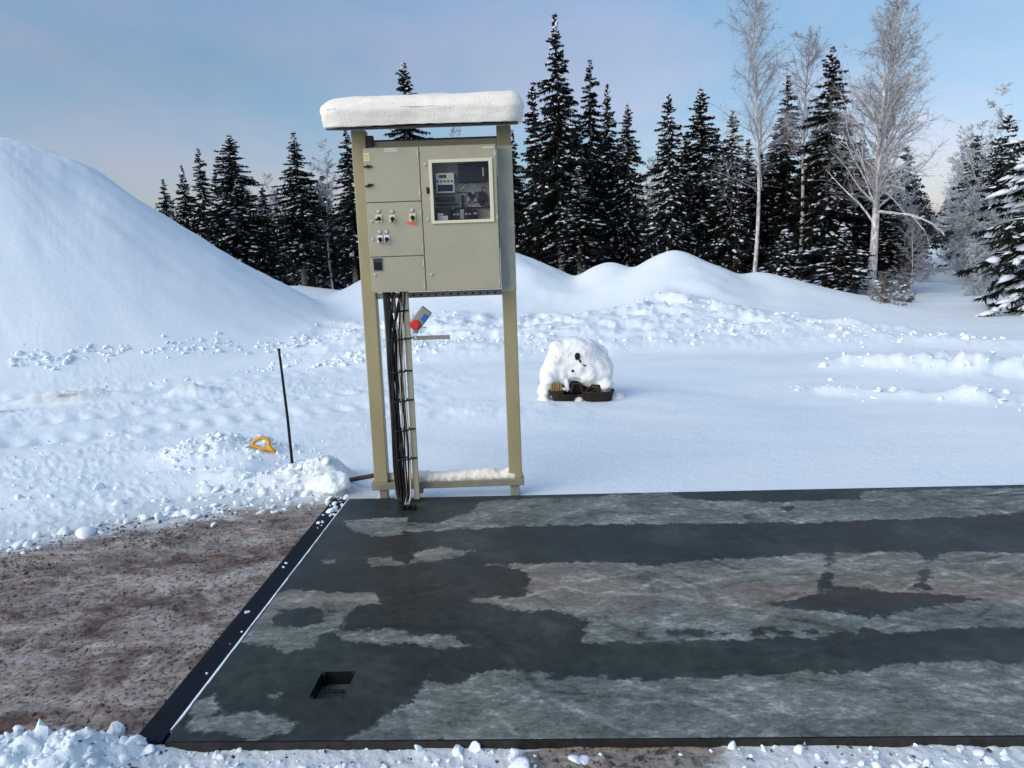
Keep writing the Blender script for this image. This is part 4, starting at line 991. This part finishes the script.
protos = {}
for nm, a in (('s0', dict(H=10, Rr=1.15, seed=11, snow=.48, bare=.2)), ('s1', dict(H=10, Rr=1.30, seed=12, snow=.55)), ('s2', dict(H=10, Rr=1.0, seed=13, snow=.35)), ('s3', dict(H=10, Rr=1.45, seed=14, snow=.75, bare=.05)),
              ('s4', dict(H=10, Rr=1.15, seed=15, snow=.5, dens=.85, bare=.26)), ('heavy', dict(H=8, Rr=1.9, seed=16, snow=1.0, bare=.06, dens=1.5, ss=2.3, nl=6, dk=1.7)), ('small', dict(H=4, Rr=.9, seed=17, snow=.8, bare=.03, dens=1.1))):
    cr, sn, tr = spruce(**a)
    protos[nm] = (a['H'], np_mesh('crown', *cr), np_mesh('snow_on_branches', *sn), np_mesh('trunk', *tr))
    protos[nm][1].materials.append(M['needle']); protos[nm][2].materials.append(M['treesnow']); protos[nm][3].materials.append(M['bark'])
def place_spruce(px, top, dist, halfw, kind, label, group='spruces along the edge of the forest', nm='spruce_tree', rot=None):
    b = at(px, top, dist); z0 = tz(b.x, b.y)
    zt_ = at(px, top, dist).z; H, c, s, t = protos[kind]; Ht = zt_-z0
    sxy = 1.14*halfw/769*dist/{'s0': 1.1, 's1': 1.25, 's2': .95, 's3': 1.4, 's4': 1.1, 'heavy': 1.85, 'small': .9}[kind]
    e = empty(nm, (b.x, b.y, z0), rot if rot is not None else random.uniform(0, 6.28)); e.rotation_euler[0] = random.gauss(0, .004); e.rotation_euler[1] = random.gauss(0, .004); e.scale = (sxy, sxy, Ht/H); tag(e, label, 'spruce', group)
    for n_, me in (('crown', c), ('snow_on_branches', s), ('trunk', t)):
        o = bpy.data.objects.new(n_, me); col.objects.link(o); o.parent = e
    return e
SP = [
 (163, 178, 36, 13, 's2', 'smallest spruce, at the far left where the big snow mound cuts the forest'),
 (181, 164, 34, 14, 's0', 'slim spruce second from the left above the mound slope'),
 (199, 147, 33, 15, 's2', 'narrow pointed spruce just left of the broad dark one over the mound'),
 (229, 133, 30, 27, 's1', 'broad dark spruce with a ragged right side above the mound slope'),
 (262, 186, 33, 17, 's4', 'low thin spruce between two taller ones left of the cabinet'),
 (293, 131, 29, 24, 's0', 'tall spruce with pale bare lower trunk left of the cabinet'),
 (346, 128, 28, 20, 's2', 'dark columnar spruce directly beside the left post of the stand'),
 (401, 60, 29, 27, 's1', 'spruce rising above the snowy roof behind the cabinet'),
 (440, 150, 33, 24, 's0', 'spruce hidden mostly by the glazed cabinet door'),
 (480, 165, 31, 22, 's3', 'low spruce hidden behind the right side of the cabinet'),
 (512, 128, 31, 18, 's0', 'spruce half hidden by the right post'),
 (531, 80, 30, 18, 's2', 'slender spruce immediately right of the snowy roof end'),
 (557, 11, 28, 27, 's0', 'tallest spruce of all, with its tip near the top of the view'),
 (590, 57, 29, 20, 's2', 'tall narrow spruce just right of the tallest one'),
 (607, 82, 31, 18, 's0', 'spruce standing close behind a taller narrow one, right of the tallest'),
 (628, 102, 29, 18, 's1', 'shorter spruce at the right end of the tall cluster, before the gap'),
 (578, 165, 26.5, 24, 's4', 'low spruce in front of the tallest cluster'),
 (645, 205, 32, 18, 's4', 'short thin spruce standing in the gap between the clusters'),
 (669, 92, 26.5, 24, 's3', 'snow-laden spruce first right of the gap, above the rounded snow heap'),
 (702, 86, 27.5, 27, 's1', 'bushy spruce with a thin leader left of the slender bare birch'),
 (733, 108, 27, 21, 's3', 'snow-dusted spruce tucked against the slender birch trunk'),
 (690, 175, 31, 22, 's4', 'lower spruce filling the space behind the bushy snow-laden pair'),
 (761, 150, 29, 22, 's0', 'dark spruce behind the slender birch trunk'),
 (789, 73, 29, 22, 's2', 'pointed spruce between the slender birch and the fully snow-tipped tall one'),
 (833, 44, 27, 29, 's1', 'tall snow-tipped spruce left of the big leaning birch'),
 (812, 150, 30, 24, 's0', 'dark lower spruce behind the tall snow-tipped one'),
 (862, 138, 28, 27, 's0', 'dark spruce directly behind the leaning birch trunk'),
 (889, 205, 27.5, 20, 's4', 'short dark spruce right of the leaning birch, beside the forest track'),
 (785, 228, 24.5, 20, 'small', 'small snow-covered young spruce at the foot of the forest, behind the heap crest'),
 (845, 226, 23.5, 26, 'small', 'young spruce with drooping snowy boughs just in front of the leaning birch'),
]
for a in SP: place_spruce(*a)
for k, (px_, tp_, d_, hw_) in enumerate(((505, 150, 36, 20), (545, 140, 37, 20), (572, 118, 36, 20), (598, 150, 38, 20), (618, 138, 36, 20), (686, 130, 36, 22), (715, 128, 35, 20), (748, 138, 36, 20), (775, 130, 35, 20), (815, 118, 35, 20), (850, 120, 34, 20), (875, 160, 34, 20), (240, 175, 37, 18), (310, 180, 36, 18), (215, 170, 37, 14))):
    place_spruce(px_, tp_, d_, hw_, ('s1', 's0', 's3', 's2')[k % 4], 'dark spruce of the second row, mostly hidden by the spruces in front', 'spruces of the second row')
place_spruce(1092, 0, 20.5, 56, 'heavy', 'large snow-laden spruce cut by the right edge of the view', rot=1.2)
place_spruce(1002, 140, 34, 20, 's3', 'spruce behind the large snow-laden one at the right edge')

# birches
def place_birch(px, top, dist, label, kind='twig', nm='birch_tree', basepx=None, bark='birchbark', pm='birchbark', sc=1, **kw):
    b = at(basepx, 285, dist) if basepx else at(px, max(top, 60), dist); z0 = tz(b.x, b.y); Ht = at(px, top, dist).z-z0
    if basepx: kw['lean'] = ((px-basepx)/769*dist)/Ht
    T_m, P_m, W_m = birch(H=Ht, **kw)
    e = empty(nm, (b.x, b.y, z0), YAW); tag(e, label, 'birch', 'leafless birches at the forest edge')
    link('trunk', np_mesh('trunk', *T_m), bark, e, smooth=True); link('branches', np_mesh('branches', *P_m), pm, e); link('twigs', np_mesh('twigs', *W_m), kind, e)
    return e, b, z0, Ht
place_birch(752, -2, 25.5, 'slender straight leafless birch with a pale trunk and open crown', seed=31, basepx=755, nprim=60, spread=.19, start=.36, trad=.0085, sub=(11, 7), tw=.0042, pm='twig', up=1.0)
place_birch(804, 22, 27.5, 'thin birch with a faint crown between the slender and the leaning birch', seed=32, nprim=44, spread=.15, sub=(11, 7), tw=.0045, start=.45, basepx=795, trad=.010, pm='twig')
big = place_birch(884, 2, 24.5, 'big birch leaning right, with thick snow-crusted limbs and a dense frosty crown', seed=33, nprim=140, spread=.21, start=.26, basepx=866, trad=.017, sub=(9, 6), tw=.005, pm='birchbark', up=.95, fan=.9)
place_birch(322, 140, 29, 'slim pale-trunked birch with a frosty crown between spruces left of the stand', kind='frosttwig', seed=34, nprim=40, spread=.13, start=.4, trad=.009)
place_birch(452, 122, 38, 'distant bare birch top showing over the cabinet beneath the roof', seed=35, nprim=16, spread=.1, start=.6)
place_birch(268, 175, 34, 'frosty little birch beside the low thin spruce', kind='frosttwig', seed=36, nprim=30, spread=.17, start=.3)
place_birch(655, 160, 36, 'grey frosty birch deep in the gap between the two spruce clusters', kind='twig', seed=37, nprim=34, spread=.2, start=.2)
place_birch(915, 205, 27, 'loose twiggy birch to the right of the leaning one, by the track', kind='twig', seed=38, nprim=50, spread=.24, start=.04, pm='twig', trad=.006)
# thick snow-crusted limbs of the leaning birch
e, b, z0, Ht = big
def limb(pix, r0, r1, nm='limb'):
    pts = [at(x_, y_, 24.4+.15*i) for i, (x_, y_) in enumerate(pix)]
    inv = Matrix.Rotation(-YAW, 3, 'Z'); loc = [inv @ (p_-e.location) for p_ in pts]
    sm_ = wire(loc, 0, 0); n = len(sm_)
    sm_ = [p_+Vector((random.gauss(0, 1), random.gauss(0, 1), random.gauss(0, 1)))*r0*.28 for p_ in sm_]
    l_ = MB().tube(sm_, [r0+(r1-r0)*k/(n-1) for k in range(n)], 7).build(nm, 'birchbark', e, 0, True)
    MB().tube([p_+Vector((0, 0, r0*.55)) for p_ in sm_[1:]], [(r0+(r1-r0)*k/(n-1))*.9*random.uniform(.6, 1.25) for k in range(n-1)], 6).build('snow_on_limb', 'treesnow', l_, 0, True)
limb([(876, 212), (900, 214), (925, 220), (945, 236)], .040, .012); limb([(876, 178), (895, 168), (912, 168), (926, 161)], .05, .014)
limb([(879, 140), (872, 112), (860, 100), (852, 102)], .055, .018); limb([(877, 150), (888, 118), (900, 108)], .045, .012); limb([(879, 130), (884, 100), (883, 76)], .075, .035)
limb([(874, 195), (890, 186), (905, 190)], .035, .01); limb([(925, 220), (938, 226), (952, 226)], .015, .006); limb([(900, 167), (915, 175), (935, 176)], .02, .006); limb([(866, 105), (856, 92), (850, 95)], .02, .006); limb([(912, 216), (925, 232), (930, 248)], .014, .005)
limb([(877, 190), (888, 195), (898, 205), (906, 215)], .028, .008)

# snow-laden bushes and bent birches by the track
def bush(px, py, dist, H, label, seed, kind='frosttwig', spread=.55, curve=0, nprim=26, nm='snowy_bush', cat='bush'):
    b_ = at(px, py, dist); z_ = tz(b_.x, b_.y)
    T_m, P_m, W_m = birch(H=H, seed=seed, nprim=nprim, spread=spread, start=.05, trad=.008, tw=.010, curve=curve, sub=(8, 5), up=.5, fan=1.2)
    e_ = empty(nm, (b_.x, b_.y, z_), seed*1.0 if not curve else 0); tag(e_, label, cat)
    link('stem', np_mesh('stem', *T_m), 'bark', e_); link('branches', np_mesh('branches', *P_m), kind, e_); link('twigs', np_mesh('twigs', *W_m), kind, e_)
    mb = MB(); g2 = random.Random(seed)
    for k in range(14):
        f = g2.random(); mb.blob((curve*H*f*f+g2.uniform(-.25, .25)*H, g2.uniform(-.25, .25)*H, H*(.15+.6*f)), (g2.uniform(.05, .14)*H, g2.uniform(.05, .1)*H, g2.uniform(.02, .045)*H), 1, .3, 2, k)
    mb.build('snow_on_branches', 'treesnow', e_, 0, True)
    return e_
bush(884, 298, 21.5, .75, 'dark low bush with snow pads where the forest meets the open track', 51, 'bark')
bush(904, 292, 23, .6, 'small snow-capped bush at the left verge of the forest track', 52, 'bark')
bush(922, 262, 33, 1.2, 'twiggy frosty bush standing in the middle distance of the track', 53)
for k, (px, top, d_, cv, lab) in enumerate(((985, 236, 26, -.35, 'frost-covered young birch bent towards the track, beside the large spruce'), (968, 205, 31, -.25, 'frosty birch arching over the right verge of the track'),
     (1003, 200, 27, -.1, 'tall frost-white birch behind the large snow-laden spruce'), (978, 190, 36, -.1, 'frost-white birch half way down the right side of the track'), (958, 196, 44, 0, 'small frost-white birch far along the right side of the track'),
     (990, 188, 31, -.2, 'dense frosty birch between the large spruce and the arching one'), (1015, 230, 23, -.3, 'low frost-covered sapling under the large snow-laden spruce'))):
    b_ = at(px, 280, d_); z_ = tz(b_.x, b_.y); Ht_ = at(px, top, d_).z-z_
    T_m, P_m, W_m = birch(H=Ht_, seed=60+k, nprim=60, spread=.26, start=.1, trad=.009, tw=.013, curve=cv, sub=(9, 6), up=.6)
    e_ = empty('frosted_birch', (b_.x, b_.y, z_)); tag(e_, lab, 'birch', 'frosted birches beside the forest track')
    link('trunk', np_mesh('trunk', *T_m), 'frosttwig', e_); link('branches', np_mesh('branches', *P_m), 'frosttwig', e_); link('twigs', np_mesh('twigs', *W_m), 'frosttwig', e_)

# far woods that read as one mass
lowS = [spruce(6, 1.2, 70+k, .5, .6, .05, 0) for k in range(3)]
lowB = [birch(H=6, seed=80+k, nprim=30, spread=.2, start=.12, trad=.008, tw=.016, sub=(7, 4)) for k in range(3)]
D, Sn, W = [], [], []
def put(px, d_, H_, bb):
    b_ = at(px, 270, d_); z_ = tz(b_.x, b_.y); k = rng.integers(0, 3); a_ = rng.uniform(0, 6.28); c, s = math.cos(a_), math.sin(a_)
    def tf(v, w_=1.0):
        v = v*[w_, w_, 1]*(H_/6); return np.stack([v[:, 0]*c-v[:, 1]*s+b_.x, v[:, 0]*s+v[:, 1]*c+b_.y, v[:, 2]+z_], -1)
    if bb:
        W.append((tf(lowB[k][2][0]), lowB[k][2][1])); W.append((tf(lowB[k][1][0]), lowB[k][1][1]))
    else:
        D.append((tf(lowS[k][0][0], 1.2), lowS[k][0][1])); Sn.append((tf(lowS[k][1][0], 1.2), lowS[k][1][1]))
for px in np.arange(150, 905, 9.0):
    for d_ in (40, 50):
        put(px+rng.uniform(-6, 6), d_+rng.uniform(-4, 4), rng.uniform(3.6, 5.4) + (d_-40)*.06, rng.random() < .45)
for k in range(90):    # both sides of the forest track
    d_ = rng.uniform(38, 150); side = rng.random() < .7
    px = (930+ (1400/d_) + rng.exponential(10) + 4) if side else (922-480/d_-rng.exponential(12))
    put(px, d_, rng.uniform(4.5, 8.5) if side else rng.uniform(3.5, 6), rng.random() < (.75 if side else .5))
for px in np.arange(890, 960, 4.0): put(px, 160+rng.uniform(-8, 8), rng.uniform(4, 8), rng.random() < .4)
for px in np.concatenate([np.arange(-900, -500, 30.0), np.arange(1040, 1500, 22.0)]): put(px, 45+rng.uniform(-5, 5), rng.uniform(5, 8), rng.random() < .3)
fw = empty('distant_forest', (0, 45, 0)); tag(fw, 'mixed frosty forest seen as one mass behind the nearer trees', 'forest', kind='stuff')
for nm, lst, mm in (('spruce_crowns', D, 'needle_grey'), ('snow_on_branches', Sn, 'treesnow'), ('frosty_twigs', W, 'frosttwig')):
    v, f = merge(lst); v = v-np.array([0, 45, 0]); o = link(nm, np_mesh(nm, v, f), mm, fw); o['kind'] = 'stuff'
